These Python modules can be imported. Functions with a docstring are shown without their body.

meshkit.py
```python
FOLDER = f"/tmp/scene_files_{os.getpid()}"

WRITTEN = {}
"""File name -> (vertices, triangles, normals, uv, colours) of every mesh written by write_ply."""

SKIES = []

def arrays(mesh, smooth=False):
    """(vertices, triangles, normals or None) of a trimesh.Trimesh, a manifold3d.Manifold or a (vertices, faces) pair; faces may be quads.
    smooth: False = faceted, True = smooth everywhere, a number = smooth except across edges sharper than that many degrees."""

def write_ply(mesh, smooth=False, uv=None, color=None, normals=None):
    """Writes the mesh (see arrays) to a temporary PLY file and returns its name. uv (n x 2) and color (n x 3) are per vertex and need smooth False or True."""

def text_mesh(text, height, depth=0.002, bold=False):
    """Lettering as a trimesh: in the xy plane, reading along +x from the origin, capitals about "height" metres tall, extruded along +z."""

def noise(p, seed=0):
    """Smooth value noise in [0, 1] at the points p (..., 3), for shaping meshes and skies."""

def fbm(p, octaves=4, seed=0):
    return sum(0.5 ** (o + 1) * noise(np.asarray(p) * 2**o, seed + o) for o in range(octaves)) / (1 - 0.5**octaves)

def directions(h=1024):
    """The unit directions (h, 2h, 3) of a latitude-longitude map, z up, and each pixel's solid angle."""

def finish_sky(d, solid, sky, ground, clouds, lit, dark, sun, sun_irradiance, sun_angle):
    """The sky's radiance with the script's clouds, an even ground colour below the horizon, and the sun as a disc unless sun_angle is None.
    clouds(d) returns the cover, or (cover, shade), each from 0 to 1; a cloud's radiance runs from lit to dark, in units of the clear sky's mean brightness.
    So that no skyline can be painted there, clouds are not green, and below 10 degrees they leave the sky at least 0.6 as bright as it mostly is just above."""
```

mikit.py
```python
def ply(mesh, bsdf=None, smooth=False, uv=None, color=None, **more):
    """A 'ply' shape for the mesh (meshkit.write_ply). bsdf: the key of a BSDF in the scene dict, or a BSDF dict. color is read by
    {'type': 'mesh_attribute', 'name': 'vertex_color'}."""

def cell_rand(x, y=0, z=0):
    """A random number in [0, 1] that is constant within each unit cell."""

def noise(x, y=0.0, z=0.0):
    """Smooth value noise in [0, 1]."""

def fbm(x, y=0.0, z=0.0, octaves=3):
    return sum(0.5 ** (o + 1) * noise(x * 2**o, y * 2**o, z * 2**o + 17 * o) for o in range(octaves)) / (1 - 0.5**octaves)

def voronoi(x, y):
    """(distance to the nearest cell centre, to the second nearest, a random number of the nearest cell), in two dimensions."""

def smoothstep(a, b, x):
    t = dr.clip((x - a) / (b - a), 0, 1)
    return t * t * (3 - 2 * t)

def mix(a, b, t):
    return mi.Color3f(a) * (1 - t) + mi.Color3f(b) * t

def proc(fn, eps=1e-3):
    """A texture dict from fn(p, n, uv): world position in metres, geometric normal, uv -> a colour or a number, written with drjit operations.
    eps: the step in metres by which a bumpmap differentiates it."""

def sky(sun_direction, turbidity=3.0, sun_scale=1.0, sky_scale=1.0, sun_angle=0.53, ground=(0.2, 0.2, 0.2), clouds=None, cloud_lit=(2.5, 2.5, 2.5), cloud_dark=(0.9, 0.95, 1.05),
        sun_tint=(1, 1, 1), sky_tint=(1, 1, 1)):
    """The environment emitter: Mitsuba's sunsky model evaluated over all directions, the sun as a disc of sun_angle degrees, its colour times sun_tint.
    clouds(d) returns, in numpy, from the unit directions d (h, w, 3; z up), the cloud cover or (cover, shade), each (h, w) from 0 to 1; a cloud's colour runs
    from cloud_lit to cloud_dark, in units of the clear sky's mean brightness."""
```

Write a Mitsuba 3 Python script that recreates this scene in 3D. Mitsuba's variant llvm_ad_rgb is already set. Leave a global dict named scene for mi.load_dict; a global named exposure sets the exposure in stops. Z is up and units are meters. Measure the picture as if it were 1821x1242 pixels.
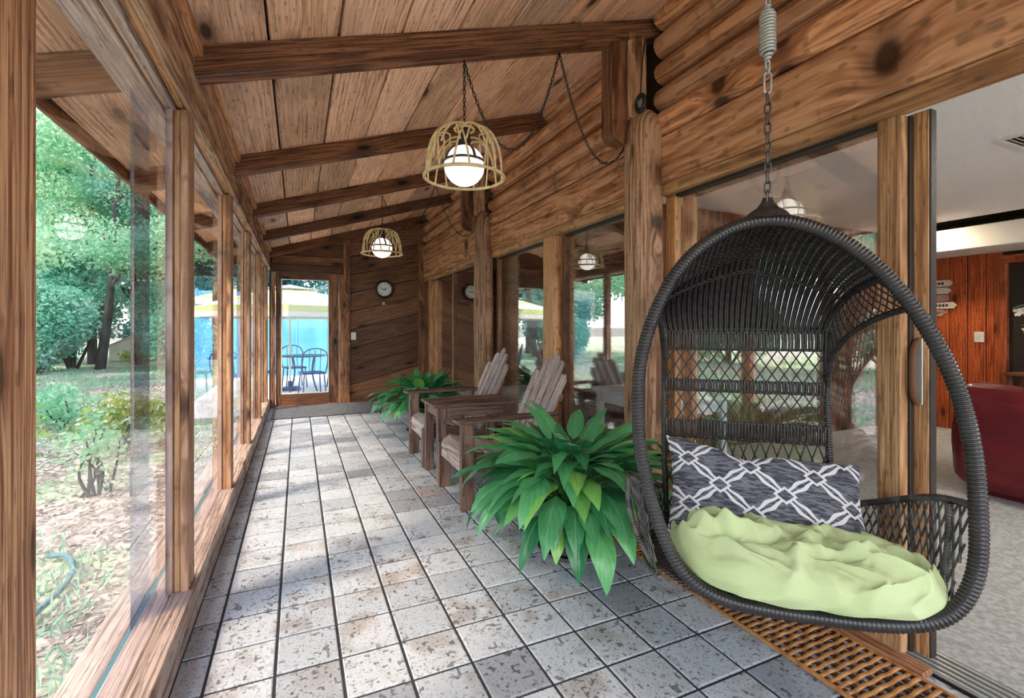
import math, random
import numpy as np, trimesh, drjit as dr, mitsuba as mi
import manifold3d
from shapely.geometry import Polygon, box as sbox
import mikit, meshkit
from mikit import noise, fbm, voronoi, cell_rand, smoothstep, mix, proc

rng = np.random.default_rng(7)
T = mi.ScalarTransform4f
scene = {"type": "scene"}
labels = {}
# ------------------------------------------------------------------ camera, sky, sun, exposure
EYE = (0.0, 0.0, 1.2)
YAW = 0.4225
F_PX = 845.0
scene["camera"] = {
    "type": "perspective", "fov_axis": "x", "fov": math.degrees(2 * math.atan(910.5 / F_PX)),
    "principal_point_offset_y": (621.0 - 583.0) / 1242.0,
    "near_clip": 0.02, "far_clip": 400.0,
    "to_world": T().look_at(origin=list(EYE), target=[math.sin(YAW), math.cos(YAW), EYE[2]], up=[0, 0, 1]),
}


def cloud_cover(d):
    c = meshkit.fbm(d * np.array([2.2, 2.2, 4.5]) + 3.1, 4, 5)
    cover = np.clip((c - 0.30) / 0.25, 0, 1)
    return cover, np.clip((c - 0.55) * 1.5, 0, 0.5)


scene["sky"] = mikit.sky((-0.62, -0.28, 0.73), turbidity=3.0, sun_scale=0.24, sun_angle=14.0, sky_scale=1.0, ground=(0.30, 0.30, 0.27),
                         clouds=cloud_cover, cloud_lit=(2.6, 2.6, 2.65), cloud_dark=(1.6, 1.62, 1.68))
exposure = 4.1
LAMP = 0.065

# ------------------------------------------------------------------ helpers
ID = [0]


def new_id():
    ID[0] += 1
    return ID[0]


def key_for(name, parent=None):
    k = f"{parent}__{name}" if parent else name
    if k not in scene and k not in THINGS:
        return k
    n = 1
    while f"{k}_{n:03d}" in scene or f"{k}_{n:03d}" in THINGS:
        n += 1
    return f"{k}_{n:03d}"


THINGS = set()


def thing(name, label=None, category=None, group=None, kind=None):
    k = key_for(name)
    THINGS.add(k)
    d = {}
    if label: d["label"] = label
    if category: d["category"] = category
    if group: d["group"] = group
    if kind: d["kind"] = kind
    labels[k] = d
    return k


def put(name, mesh, mat, parent=None, smooth=False, uv=None, label=None, kind=None, **more):
    k = key_for(name, parent)
    scene[k] = mikit.ply(mesh, mat, smooth=smooth, uv=uv, **more)
    if label or kind:
        labels[k] = {a: b for a, b in (("label", label), ("kind", kind)) if b}
    return k


def cat(*ms):
    return trimesh.util.concatenate([m for m in ms])


def bx(x0, x1, y0, y1, z0, z1, ch=0.003):
    """A box with chamfered edges."""
    ch = min(ch, 0.3 * min(x1 - x0, y1 - y0, z1 - z0))
    if ch <= 0:
        m = trimesh.creation.box((x1 - x0, y1 - y0, z1 - z0)); m.apply_translation(((x0 + x1) / 2, (y0 + y1) / 2, (z0 + z1) / 2)); return m
    pts = []
    for sx in (0, 1):
        for sy in (0, 1):
            for sz in (0, 1):
                c = np.array([(x0, x1)[sx], (y0, y1)[sy], (z0, z1)[sz]], float)
                d = np.array([1 - 2 * sx, 1 - 2 * sy, 1 - 2 * sz]) * ch
                for k in range(3):
                    e = d.copy(); e[k] = 0
                    pts.append(c + e)
    return trimesh.convex.convex_hull(np.array(pts))


def obox(center, ex, ey, size, ch=0.003):
    """Box of size (sx, sy, sz) centred at center with local x along ex and y along ey."""
    ex = np.array(ex, float); ex /= np.linalg.norm(ex)
    ey = np.array(ey, float); ey -= ex * (ey @ ex); ey /= np.linalg.norm(ey)
    ez = np.cross(ex, ey)
    s = np.array(size) / 2
    m = bx(-s[0], s[0], -s[1], s[1], -s[2], s[2], ch)
    M = np.eye(4); M[:3, 0], M[:3, 1], M[:3, 2], M[:3, 3] = ex, ey, ez, center
    m.apply_transform(M)
    return m


def wood_uv(mesh, axis, idn=None, rnd=None):
    """uv in metres: u along the grain, v across it, each piece in a strip of its own."""
    v = np.asarray(mesh.vertices)
    a = np.array(axis, float); a /= np.linalg.norm(a)
    idn = new_id() if idn is None else idn
    h = np.array([0.37, 0.61, 0.53]); h = h - a * (h @ a); h /= np.linalg.norm(h)
    w = np.cross(a, h)
    r = np.random.default_rng(idn * 13 + 5)
    uu = v @ a + r.uniform(0, 40)
    c = v - v.mean(0)
    vv = (c @ h) * 0.9 + (c @ w) * 0.8 + 40 * idn + 20
    return np.stack([uu, vv], 1)


def wput(name, mesh, mat, axis, parent=None, smooth=False, **kw):
    if smooth is not False and smooth is not True:
        mesh = trimesh.graph.smooth_shade(mesh, angle=math.radians(smooth), facet_minarea=None); smooth = True
    return put(name, mesh, mat, parent, smooth=smooth, uv=wood_uv(mesh, axis), **kw)


def tube(path, r, sides=8, closed=False, caps=True):
    p = np.asarray(path, float)
    n = len(p)
    r = np.broadcast_to(np.asarray(r, float), (n,))
    if closed:
        t = np.roll(p, -1, 0) - np.roll(p, 1, 0)
    else:
        t = np.gradient(p, axis=0)
    t /= np.linalg.norm(t, axis=1, keepdims=True) + 1e-12
    ref = np.array([0, 0, 1.0]) if abs(t[0, 2]) < 0.9 else np.array([1.0, 0, 0])
    u = np.cross(t[0], ref); u /= np.linalg.norm(u)
    U = [u]
    for i in range(1, n):
        u = U[-1] - t[i] * (U[-1] @ t[i])
        u /= np.linalg.norm(u) + 1e-12
        U.append(u)
    U = np.array(U)
    if closed:   # remove the twist that builds up round the loop
        u_end = U[-1] - t[0] * (U[-1] @ t[0]); u_end /= np.linalg.norm(u_end)
        ang = math.atan2(np.dot(np.cross(U[0], u_end), t[0]), U[0] @ u_end)
        a = -ang * np.arange(n) / n
        W0 = np.cross(t, U)
        U = U * np.cos(a)[:, None] + W0 * np.sin(a)[:, None]
    W = np.cross(t, U)
    ph = np.arange(sides) * 2 * math.pi / sides
    V = p[:, None] + r[:, None, None] * (np.cos(ph)[None, :, None] * U[:, None] + np.sin(ph)[None, :, None] * W[:, None])
    V = V.reshape(-1, 3)
    F = []
    m = n if closed else n - 1
    i = np.arange(m)[:, None]; j = np.arange(sides)[None]
    i2 = (i + 1) % n; j2 = (j + 1) % sides
    a, b, c, d = i * sides + j, i * sides + j2, i2 * sides + j2, i2 * sides + j
    F = np.concatenate([np.stack([a, b, c], -1).reshape(-1, 3), np.stack([a, c, d], -1).reshape(-1, 3)])
    if caps and not closed:
        V = np.vstack([V, p[0], p[-1]])
        k = np.arange(sides); k2 = (k + 1) % sides
        F = np.vstack([F, np.stack([np.full(sides, n * sides), k2, k], 1), np.stack([np.full(sides, n * sides + 1), (n - 1) * sides + k, (n - 1) * sides + k2], 1)])
    return trimesh.Trimesh(V, F, process=False)


def spline(pts, n, closed=False):
    from scipy.interpolate import CubicSpline
    p = np.asarray(pts, float)
    if closed:
        p = np.vstack([p, p[:1]])
    s = np.r_[0, np.cumsum(np.linalg.norm(np.diff(p, axis=0), axis=1) ** 0.7)]
    cs = CubicSpline(s, p, bc_type="periodic" if closed else "natural")
    q = cs(np.linspace(0, s[-1], 4 * n))
    L = np.r_[0, np.cumsum(np.linalg.norm(np.diff(q, axis=0), axis=1))]
    x = np.linspace(0, L[-1], n, endpoint=not closed)
    return np.stack([np.interp(x, L, q[:, k]) for k in range(3)], 1)


def lathe(profile, n=32, center=(0, 0, 0)):
    """Closed profile [(r, z)...] turned about the z axis."""
    pr = np.array(profile, float)
    m = len(pr)
    ph = np.arange(n) * 2 * math.pi / n
    V = np.stack([pr[:, 0][:, None] * np.cos(ph), pr[:, 0][:, None] * np.sin(ph), np.repeat(pr[:, 1][:, None], n, 1)], -1).reshape(-1, 3) + np.array(center)
    i = np.arange(m - 1)[:, None]; j = np.arange(n)[None]; j2 = (j + 1) % n
    a, b, c, d = i * n + j, i * n + j2, (i + 1) * n + j2, (i + 1) * n + j
    F = np.concatenate([np.stack([a, b, c], -1).reshape(-1, 3), np.stack([a, c, d], -1).reshape(-1, 3)])
    me = trimesh.Trimesh(V, F, process=False)
    me.merge_vertices(); me.update_faces(me.nondegenerate_faces()); me.fix_normals()
    return me


def extrude(poly, d, M):
    m = trimesh.creation.extrude_polygon(poly, d, engine="earcut")
    m.apply_transform(M)
    if np.linalg.det(M[:3, :3]) < 0: m.invert()
    return m


def frame4(o, x, y, z):
    M = np.eye(4); M[:3, 0], M[:3, 1], M[:3, 2], M[:3, 3] = x, y, z, o
    return M


# ------------------------------------------------------------------ materials
def principled(name, color, rough=0.5, spec=0.4, bump=None, bump_scale=1.0, thin=False, **more):
    b = {"type": "principled", "base_color": color if isinstance(color, dict) else {"type": "rgb", "value": list(color)}, "roughness": rough, "specular": spec, **more}
    if bump is not None:
        b = {"type": "bumpmap", "scale": bump_scale, "arbitrary": bump, "bsdf": b}
    scene[name] = {"type": "twosided", "bsdf": b}
    return name


def wood_fn(light, mid, dark, knot=1.0, grain=1.0, vary=0.45, cell=(0.62, 0.26), smudge=0.3):
    def fn(p, n, uv):
        u, v = uv.x, uv.y
        idn = dr.floor(v / 40)
        x = v - idn * 40
        tone = cell_rand(idn, 3, 1)
        warm = cell_rand(idn, 7, 2)
        d1, d2, kr = voronoi(u / cell[0], x / cell[1] + idn * 3.7)
        is_k = smoothstep(0.66, 0.72, kr) * knot
        swirl = is_k * dr.exp(-d1 * d1 * 22)
        xx = x + 0.020 * swirl + 0.018 * (noise(u * 1.1, x * 3, idn) - 0.5)
        fine = fbm(u * 5.0, xx * 190, idn, 3)
        rings = 0.5 + 0.5 * dr.sin(xx * 210 + 7 * fbm(u * 0.6, xx * 5, idn + 9, 2) + 6 * swirl)
        blotch = fbm(u * 2.2, x * 6, idn + 31, 3)
        t = dr.clip(0.5 + (fine - 0.5) * 1.5 * grain + (rings - 0.5) * 0.22 + (blotch - 0.5) * 0.55, 0, 1)
        c = mix(mid, light, smoothstep(0.30, 0.85, t))
        c = mix(c, dark, smoothstep(0.42, 0.05, t) * 0.55)
        c = mix(c, dark, smoothstep(0.56, 0.78, blotch) * smudge)
        grit = noise(u * 22, x * 160, idn + 3)
        c = c * (1 - 0.40 * smoothstep(0.70, 0.95, grit))
        k = is_k * smoothstep(0.11, 0.05, d1)
        halo = is_k * smoothstep(0.26, 0.08, d1)
        c = mix(c, dark, halo * 0.55)
        c = mix(c, mi.Color3f(dark) * 0.35, k * 0.9)
        return c * (1 - vary / 2 + vary * tone) * mi.Color3f(1.0 + 0.10 * (warm - 0.5), 1.0, 1.0 - 0.16 * (warm - 0.5))
    return fn


principled("wood_warm", proc(wood_fn((0.60, 0.32, 0.17), (0.40, 0.18, 0.085), (0.09, 0.033, 0.015), vary=0.5)), 0.55, 0.3)
principled("wood_log", proc(wood_fn((0.66, 0.335, 0.180), (0.43, 0.185, 0.086), (0.09, 0.028, 0.013), vary=0.5, grain=0.8, smudge=0.15, cell=(0.55, 0.22))), 0.5, 0.3)
principled("wood_ceiling", proc(wood_fn((0.90, 0.57, 0.385), (0.72, 0.41, 0.255), (0.17, 0.068, 0.040), knot=1.0, grain=0.7, vary=0.55, cell=(0.75, 0.30))), 0.6, 0.25)
principled("wood_beam", proc(wood_fn((0.24, 0.105, 0.055), (0.115, 0.044, 0.023), (0.022, 0.009, 0.006), vary=0.3)), 0.6, 0.25)
principled("wood_post", proc(wood_fn((0.52, 0.305, 0.185), (0.30, 0.145, 0.078), (0.06, 0.024, 0.014), knot=0.8, vary=0.55, cell=(0.5, 0.12))), 0.55, 0.3)
principled("wood_trim", proc(wood_fn((0.56, 0.305, 0.145), (0.38, 0.178, 0.074), (0.12, 0.045, 0.019), knot=0.35, vary=0.3)), 0.45, 0.4)
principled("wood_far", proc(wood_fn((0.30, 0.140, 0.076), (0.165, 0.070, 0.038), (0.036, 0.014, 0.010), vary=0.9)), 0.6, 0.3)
principled("wood_panel", proc(wood_fn((0.46, 0.115, 0.036), (0.30, 0.058, 0.018), (0.06, 0.012, 0.006), knot=0.8, vary=0.35)), 0.4, 0.4)
principled("wood_grey", proc(wood_fn((0.52, 0.42, 0.40), (0.36, 0.265, 0.25), (0.09, 0.055, 0.050), knot=0.2, vary=0.35)), 0.55, 0.3)
principled("wood_sill", proc(wood_fn((0.44, 0.345, 0.31), (0.30, 0.21, 0.18), (0.09, 0.052, 0.042), knot=0.5, vary=0.3)), 0.55, 0.3)
principled("wood_chair", proc(wood_fn((0.22, 0.135, 0.105), (0.12, 0.066, 0.052), (0.035, 0.018, 0.014), knot=0.2, vary=0.35)), 0.5, 0.35)

TP = 0.2145
TX0, TY0 = -0.288, 1.830


def tile_fn(p, n, uv):
    cx, cy = dr.floor((p.x - TX0) / TP), dr.floor((p.y - TY0) / TP)
    a, b = cell_rand(cx, cy, 5), cell_rand(cx, cy, 8)
    ox = p.x + 3.1 * a
    base = mix((0.44, 0.475, 0.535), (0.35, 0.385, 0.445), smoothstep(0.35, 0.75, a))
    base = mix(base, (0.23, 0.245, 0.29), smoothstep(0.84, 0.88, a) * 0.8)
    cloud = fbm(ox * 9, p.y * 9, a * 9, 3)
    base = mix(base, (0.24, 0.22, 0.22), smoothstep(0.54, 0.80, cloud + 0.16 * (b - 0.5)) * 0.65)
    base = mix(base, (0.34, 0.25, 0.20), smoothstep(0.55, 0.75, fbm(ox * 6 + 40, p.y * 6, 2, 2)) * smoothstep(0.7, 0.95, b) * 0.45)
    sp = noise(ox * 75, p.y * 75, 3)
    sp2 = noise(ox * 170, p.y * 170, 7)
    base = base * (1 - 0.62 * smoothstep(0.72, 0.86, sp) * smoothstep(0.38, 0.6, cloud + 0.05)) * (1 - 0.35 * smoothstep(0.66, 0.85, sp2))
    return base


principled("tile_mat", proc(tile_fn), proc(lambda p, n, uv: 0.30 + 0.25 * fbm(p.x * 22, p.y * 22, 1, 2)), 0.45)
principled("grout", (0.035, 0.037, 0.042), 0.9, 0.1)
principled("wicker_black", proc(lambda p, n, uv: mix((0.010, 0.009, 0.010), (0.034, 0.029, 0.030), noise(p.x * 60, p.y * 60, p.z * 60))), 0.32, 0.45)
principled("wicker_worn", proc(lambda p, n, uv: mix((0.018, 0.016, 0.016), (0.075, 0.065, 0.062), smoothstep(0.35, 0.75, noise(p.x * 35, p.y * 35, p.z * 35)))), 0.35, 0.6)
principled("wicker_hoop", proc(lambda p, n, uv: mix((0.010, 0.009, 0.011), (0.028, 0.025, 0.027), noise(p.x * 25, p.y * 25, p.z * 25))), 0.22, 0.6)
principled("metal_grey", (0.42, 0.43, 0.42), 0.35, 0.5, metallic=0.5)
principled("metal_black", (0.03, 0.028, 0.027), 0.4, 0.5, metallic=0.4)
principled("metal_chain", (0.10, 0.085, 0.075), 0.35, 0.5, metallic=0.7)
principled("rattan", proc(lambda p, n, uv: mix((0.52, 0.36, 0.17), (0.74, 0.58, 0.34), noise(p.x * 50, p.y * 50, p.z * 50))), 0.45, 0.4)
principled("white_paint", (0.72, 0.72, 0.70), 0.5, 0.3)
principled("ceiling_white", proc(lambda p, n, uv: mix((0.76, 0.77, 0.79), (0.82, 0.83, 0.85), noise(p.x * 90, p.y * 90, 1))), 0.9, 0.1)
principled("carpet", proc(lambda p, n, uv: mix((0.22, 0.21, 0.20), (0.52, 0.51, 0.49), fbm(p.x * 70, p.y * 70, 2, 3))), 0.95, 0.05)
principled("leather_red", proc(lambda p, n, uv: mix((0.085, 0.004, 0.008), (0.15, 0.010, 0.016), fbm(p.x * 9, p.y * 9, p.z * 9, 3))), 0.35, 0.45)
principled("plastic_white", (0.70, 0.68, 0.63), 0.4, 0.4)
principled("dark_frame", (0.030, 0.022, 0.018), 0.5, 0.3)
principled("table_white", proc(lambda p, n, uv: mix((0.50, 0.58, 0.60), (0.66, 0.73, 0.74), fbm(p.x * 6, p.y * 25, 1, 2))), 0.3, 0.5)
principled("pot_mat", proc(lambda p, n, uv: mix((0.035, 0.022, 0.026), (0.10, 0.075, 0.085), smoothstep(0.3, 0.8, noise(p.x * 25, p.y * 25, p.z * 60)))), 0.3, 0.5)
principled("soil", (0.04, 0.028, 0.02), 0.95, 0.05)
principled("terracotta", (0.42, 0.15, 0.07), 0.7, 0.2)
principled("cane_mat", proc(lambda p, n, uv: mix((0.26, 0.10, 0.035), (0.52, 0.25, 0.09), noise(p.x * 35, p.y * 60, 3))), 0.4, 0.4)
principled("cane_dark", (0.075, 0.026, 0.010), 0.6, 0.2)
principled("door_mat_grey", proc(lambda p, n, uv: mix((0.06, 0.065, 0.075), (0.13, 0.135, 0.15), noise(p.x * 60, p.y * 60, 1))), 0.95, 0.05)
principled("blue_paint", proc(lambda p, n, uv: mix((0.07, 0.34, 0.70), (0.17, 0.53, 0.84), fbm(p.x * 3, p.z * 1.2, 1, 2))), 0.4, 0.4)
principled("navy_metal", (0.03, 0.05, 0.16), 0.4, 0.4)
principled("concrete", proc(lambda p, n, uv: mix((0.44, 0.46, 0.50), (0.58, 0.60, 0.63), fbm(p.x * 3, p.y * 3, 1, 3))), 0.9, 0.1)
principled("canvas_white", (0.56, 0.58, 0.55), 0.9, 0.1)
principled("canvas_green", (0.44, 0.52, 0.22), 0.9, 0.1)
principled("shed_mat", (0.80, 0.77, 0.66), 0.8, 0.2)
principled("shed_roof", (0.50, 0.42, 0.36), 0.8, 0.2)
principled("bark", proc(lambda p, n, uv: mix((0.025, 0.03, 0.04), (0.12, 0.125, 0.13), fbm(p.x * 7, p.y * 7, p.z * 2, 3))), 0.95, 0.05)
principled("hose_mat", (0.05, 0.16, 0.20), 0.4, 0.4)


def ground_fn(p, n, uv):
    a = fbm(p.x * 0.9, p.y * 0.9, 1, 3)
    b = fbm(p.x * 14, p.y * 14, 2, 3)
    c = mix((0.52, 0.47, 0.44), (0.26, 0.22, 0.20), smoothstep(0.35, 0.7, b))
    g = mix((0.46, 0.58, 0.36), (0.24, 0.38, 0.22), smoothstep(0.3, 0.7, b))
    return mix(c, g, smoothstep(0.42, 0.60, a) * 0.85)


principled("ground_mat", proc(ground_fn), 0.95, 0.05)


def thin_leaf(name, fn, trans=0.95):
    scene[name] = {"type": "principledthin", "base_color": proc(fn), "roughness": 0.5, "diff_trans": trans, "spec_trans": 0.0}


def foliage_fn(c0, c1, c2):
    def fn(p, n, uv):
        r = cell_rand(dr.floor(uv.x), 3, 1)
        m = fbm(p.x * 0.8, p.y * 0.8, p.z * 0.8, 2)
        return mix(mix(c0, c1, r), c2, smoothstep(0.45, 0.70, m) * 0.7)
    return fn


thin_leaf("foliage_teal", foliage_fn((0.18, 0.50, 0.42), (0.60, 0.86, 0.78), (0.28, 0.68, 0.55)))
thin_leaf("foliage_green", foliage_fn((0.20, 0.52, 0.34), (0.58, 0.82, 0.62), (0.56, 0.72, 0.42)))
thin_leaf("foliage_dark", foliage_fn((0.03, 0.12, 0.14), (0.12, 0.32, 0.30), (0.06, 0.22, 0.22)))
thin_leaf("foliage_lime", foliage_fn((0.28, 0.40, 0.10), (0.52, 0.60, 0.25), (0.34, 0.50, 0.16)))
thin_leaf("grass_mat", foliage_fn((0.20, 0.42, 0.28), (0.46, 0.68, 0.50), (0.32, 0.56, 0.46)), 0.5)
thin_leaf("litter_mat", foliage_fn((0.24, 0.19, 0.17), (0.72, 0.65, 0.63), (0.44, 0.36, 0.33)), 0.2)
thin_leaf("flower_white", lambda p, n, uv: mi.Color3f(0.80, 0.80, 0.76) + 0 * p.x, 0.3)


def lily_fn(p, n, uv):
    idn = dr.floor(uv.y / 4)
    w = uv.y - idn * 4 - 2            # -1..1 across
    r = cell_rand(idn, 1, 1)
    c = mix((0.022, 0.150, 0.062), (0.105, 0.400, 0.150), r)
    c = mix(c, (0.22, 0.50, 0.10), smoothstep(0.88, 0.95, r))
    vein = 0.5 + 0.5 * dr.sin((uv.x * 34 - dr.abs(w) * 7) * 2.0)
    c = c * (0.90 + 0.16 * vein)
    c = mix(c, (0.16, 0.36, 0.14), smoothstep(0.08, 0.02, dr.abs(w)) * 0.6)
    return c


principled("lily_leaf", proc(lily_fn), 0.28, 0.5)
principled("lily_stem", (0.06, 0.20, 0.06), 0.4, 0.4)

SL = 0.075


def pillow_fn(p, n, uv):
    # uv in metres over the pillow's face; interlaced ogee trellis
    x, y = uv.x / 0.222, uv.y / 0.178
    g = dr.cos(2 * math.pi * x) + dr.cos(2 * math.pi * y)
    g2 = g + 0.16 * (dr.cos(6 * math.pi * x) + dr.cos(6 * math.pi * y))
    line = smoothstep(0.23, 0.16, dr.abs(dr.abs(g2) - 0.36))
    fx, fy = x - dr.floor(x), y - dr.floor(y)
    d1 = dr.abs(fx - 0.5) + dr.minimum(fy, 1 - fy)
    d2 = dr.minimum(fx, 1 - fx) + dr.abs(fy - 0.5)
    d = dr.minimum(d1, d2)
    ring = smoothstep(0.036, 0.022, dr.abs(d - 0.155))
    inside = smoothstep(0.155, 0.13, d)
    line = dr.maximum(line * (1 - inside), ring)
    sl = fbm(uv.x * 45, uv.y * 260, 3, 3)
    base = mix((0.045, 0.047, 0.065), (0.165, 0.165, 0.20), smoothstep(0.3, 0.72, sl))
    return mix(base, (0.62, 0.61, 0.66), line)


principled("pillow_mat", proc(pillow_fn), 0.85, 0.15, sheen=0.3)
principled("cushion_mat", proc(lambda p, n, uv: mix((0.41, 0.49, 0.235), (0.53, 0.61, 0.36), fbm(p.x * 5, p.y * 5, p.z * 5, 3))), 0.7, 0.2, sheen=0.3)
scene["glass_window"] = {"type": "thindielectric", "int_ior": 1.36}
scene["glass_tinted"] = {"type": "thindielectric", "int_ior": 2.5, "specular_transmittance": {"type": "rgb", "value": [0.22, 0.30, 0.50]}}
scene["glass_coated"] = {"type": "thindielectric", "int_ior": 2.5}
principled("clock_face", proc(lambda p, n, uv: mi.Color3f(0.70, 0.72, 0.68) + 0 * p.x), 0.4, 0.4)
principled("text_dark", (0.03, 0.03, 0.035), 0.6, 0.2)
principled("soft_teal", (0.10, 0.42, 0.42), 0.5, 0.3)
principled("sign_mat", proc(lambda p, n, uv: mix((0.50, 0.46, 0.40), (0.70, 0.66, 0.58), fbm(p.y * 12, p.z * 60, 1, 2))), 0.7, 0.2)

# ------------------------------------------------------------------ setting: floor
YN, YF = -1.55, 8.0      # porch from behind the camera to the far wall
XL, XR = -0.385, 2.0
SLOPE, Z0 = 0.311, 2.455  # ceiling underside z = Z0 + SLOPE * x


def deck(x):
    return Z0 + SLOPE * x


thing("floor", kind="structure")
put("slab", bx(-0.62, 2.06, YN, 8.10, -0.20, -0.006, 0), "grout", "floor")


def tile_mesh(x0, x1, y0, y1, dz):
    c, t = 0.004, dz
    b = -0.008
    V = np.array([[x0, y0, b], [x1, y0, b], [x1, y1, b], [x0, y1, b], [x0, y0, t - 0.003], [x1, y0, t - 0.003], [x1, y1, t - 0.003], [x0, y1, t - 0.003],
                  [x0 + c, y0 + c, t], [x1 - c, y0 + c, t], [x1 - c, y1 - c, t], [x0 + c, y1 - c, t]])
    Q = [[0, 1, 5, 4], [1, 2, 6, 5], [2, 3, 7, 6], [3, 0, 4, 7], [4, 5, 9, 8], [5, 6, 10, 9], [6, 7, 11, 10], [7, 4, 8, 11], [8, 9, 10, 11]]
    return trimesh.Trimesh(V, [f for q in Q for f in ((q[0], q[1], q[2]), (q[0], q[2], q[3]))], process=False)


tiles = []
g = 0.0052
for i in range(-1, 11):
    for j in range(-16, 30):
        x0, x1 = TX0 + i * TP + g, TX0 + (i + 1) * TP - g
        y0, y1 = TY0 + j * TP + g, TY0 + (j + 1) * TP - g
        x0, x1, y0, y1 = max(x0, XL + 0.002), min(x1, 1.99), max(y0, YN + 0.01), min(y1, 7.97)
        if x1 - x0 < 0.02 or y1 - y0 < 0.02: continue
        cx, cy = (x0 + x1) / 2, (y0 + y1) / 2
        d = cx * math.sin(YAW) + cy * math.cos(YAW)
        a = cx * math.cos(YAW) - cy * math.sin(YAW)
        seen = d > 0.9 and abs(a / d) < 1.15
        tiles.append((0 if seen else 1, d if d > 0 else 99 - d, (x0, x1, y0, y1)))
tiles.sort(key=lambda t: t[:2])
rest = []
for n, (s, d, t) in enumerate(tiles):
    m = tile_mesh(*t, rng.uniform(-0.0008, 0.0008))
    if n < 290:
        put("tile", m, "tile_mat", "floor")
    else:
        rest.append(m)
put("distant_tiles", cat(*rest), "tile_mat", "floor", kind="stuff")

# ------------------------------------------------------------------ ceiling: boards over beams
thing("ceiling", kind="structure")
edges = [-0.955, -0.674] + [-0.393 + 0.281 * k for k in range(0, 10)]
ys = [YN, 0.965, 2.315, 5.015, 8.12]
ys2 = [YN, 0.965, 3.665, 6.365, 8.12]
nrm = np.array([-SLOPE, 0, 1]) / math.hypot(1, SLOPE)
along = np.array([1, 0, SLOPE]) / math.hypot(1, SLOPE)
for k in range(len(edges) - 1):
    x0, x1 = edges[k] + 0.006, edges[k + 1] - 0.006
    yy = ys if k % 2 else ys2
    for a, b in zip(yy[:-1], yy[1:]):
        xc = (x0 + x1) / 2
        L = (x1 - x0) * math.hypot(1, SLOPE)
        lift = rng.uniform(0, 0.004)
        c = np.array([xc, (a + b) / 2, deck(xc)]) + nrm * (0.014 + lift)
        wput("board", obox(c, along, (0, 1, 0), (L, b - a - 0.003, 0.028), 0.003), "wood_ceiling", (0, 1, 0), "ceiling")
c = np.array([0.6, (YN + 8.12) / 2, deck(0.6)]) + nrm * 0.065
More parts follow.
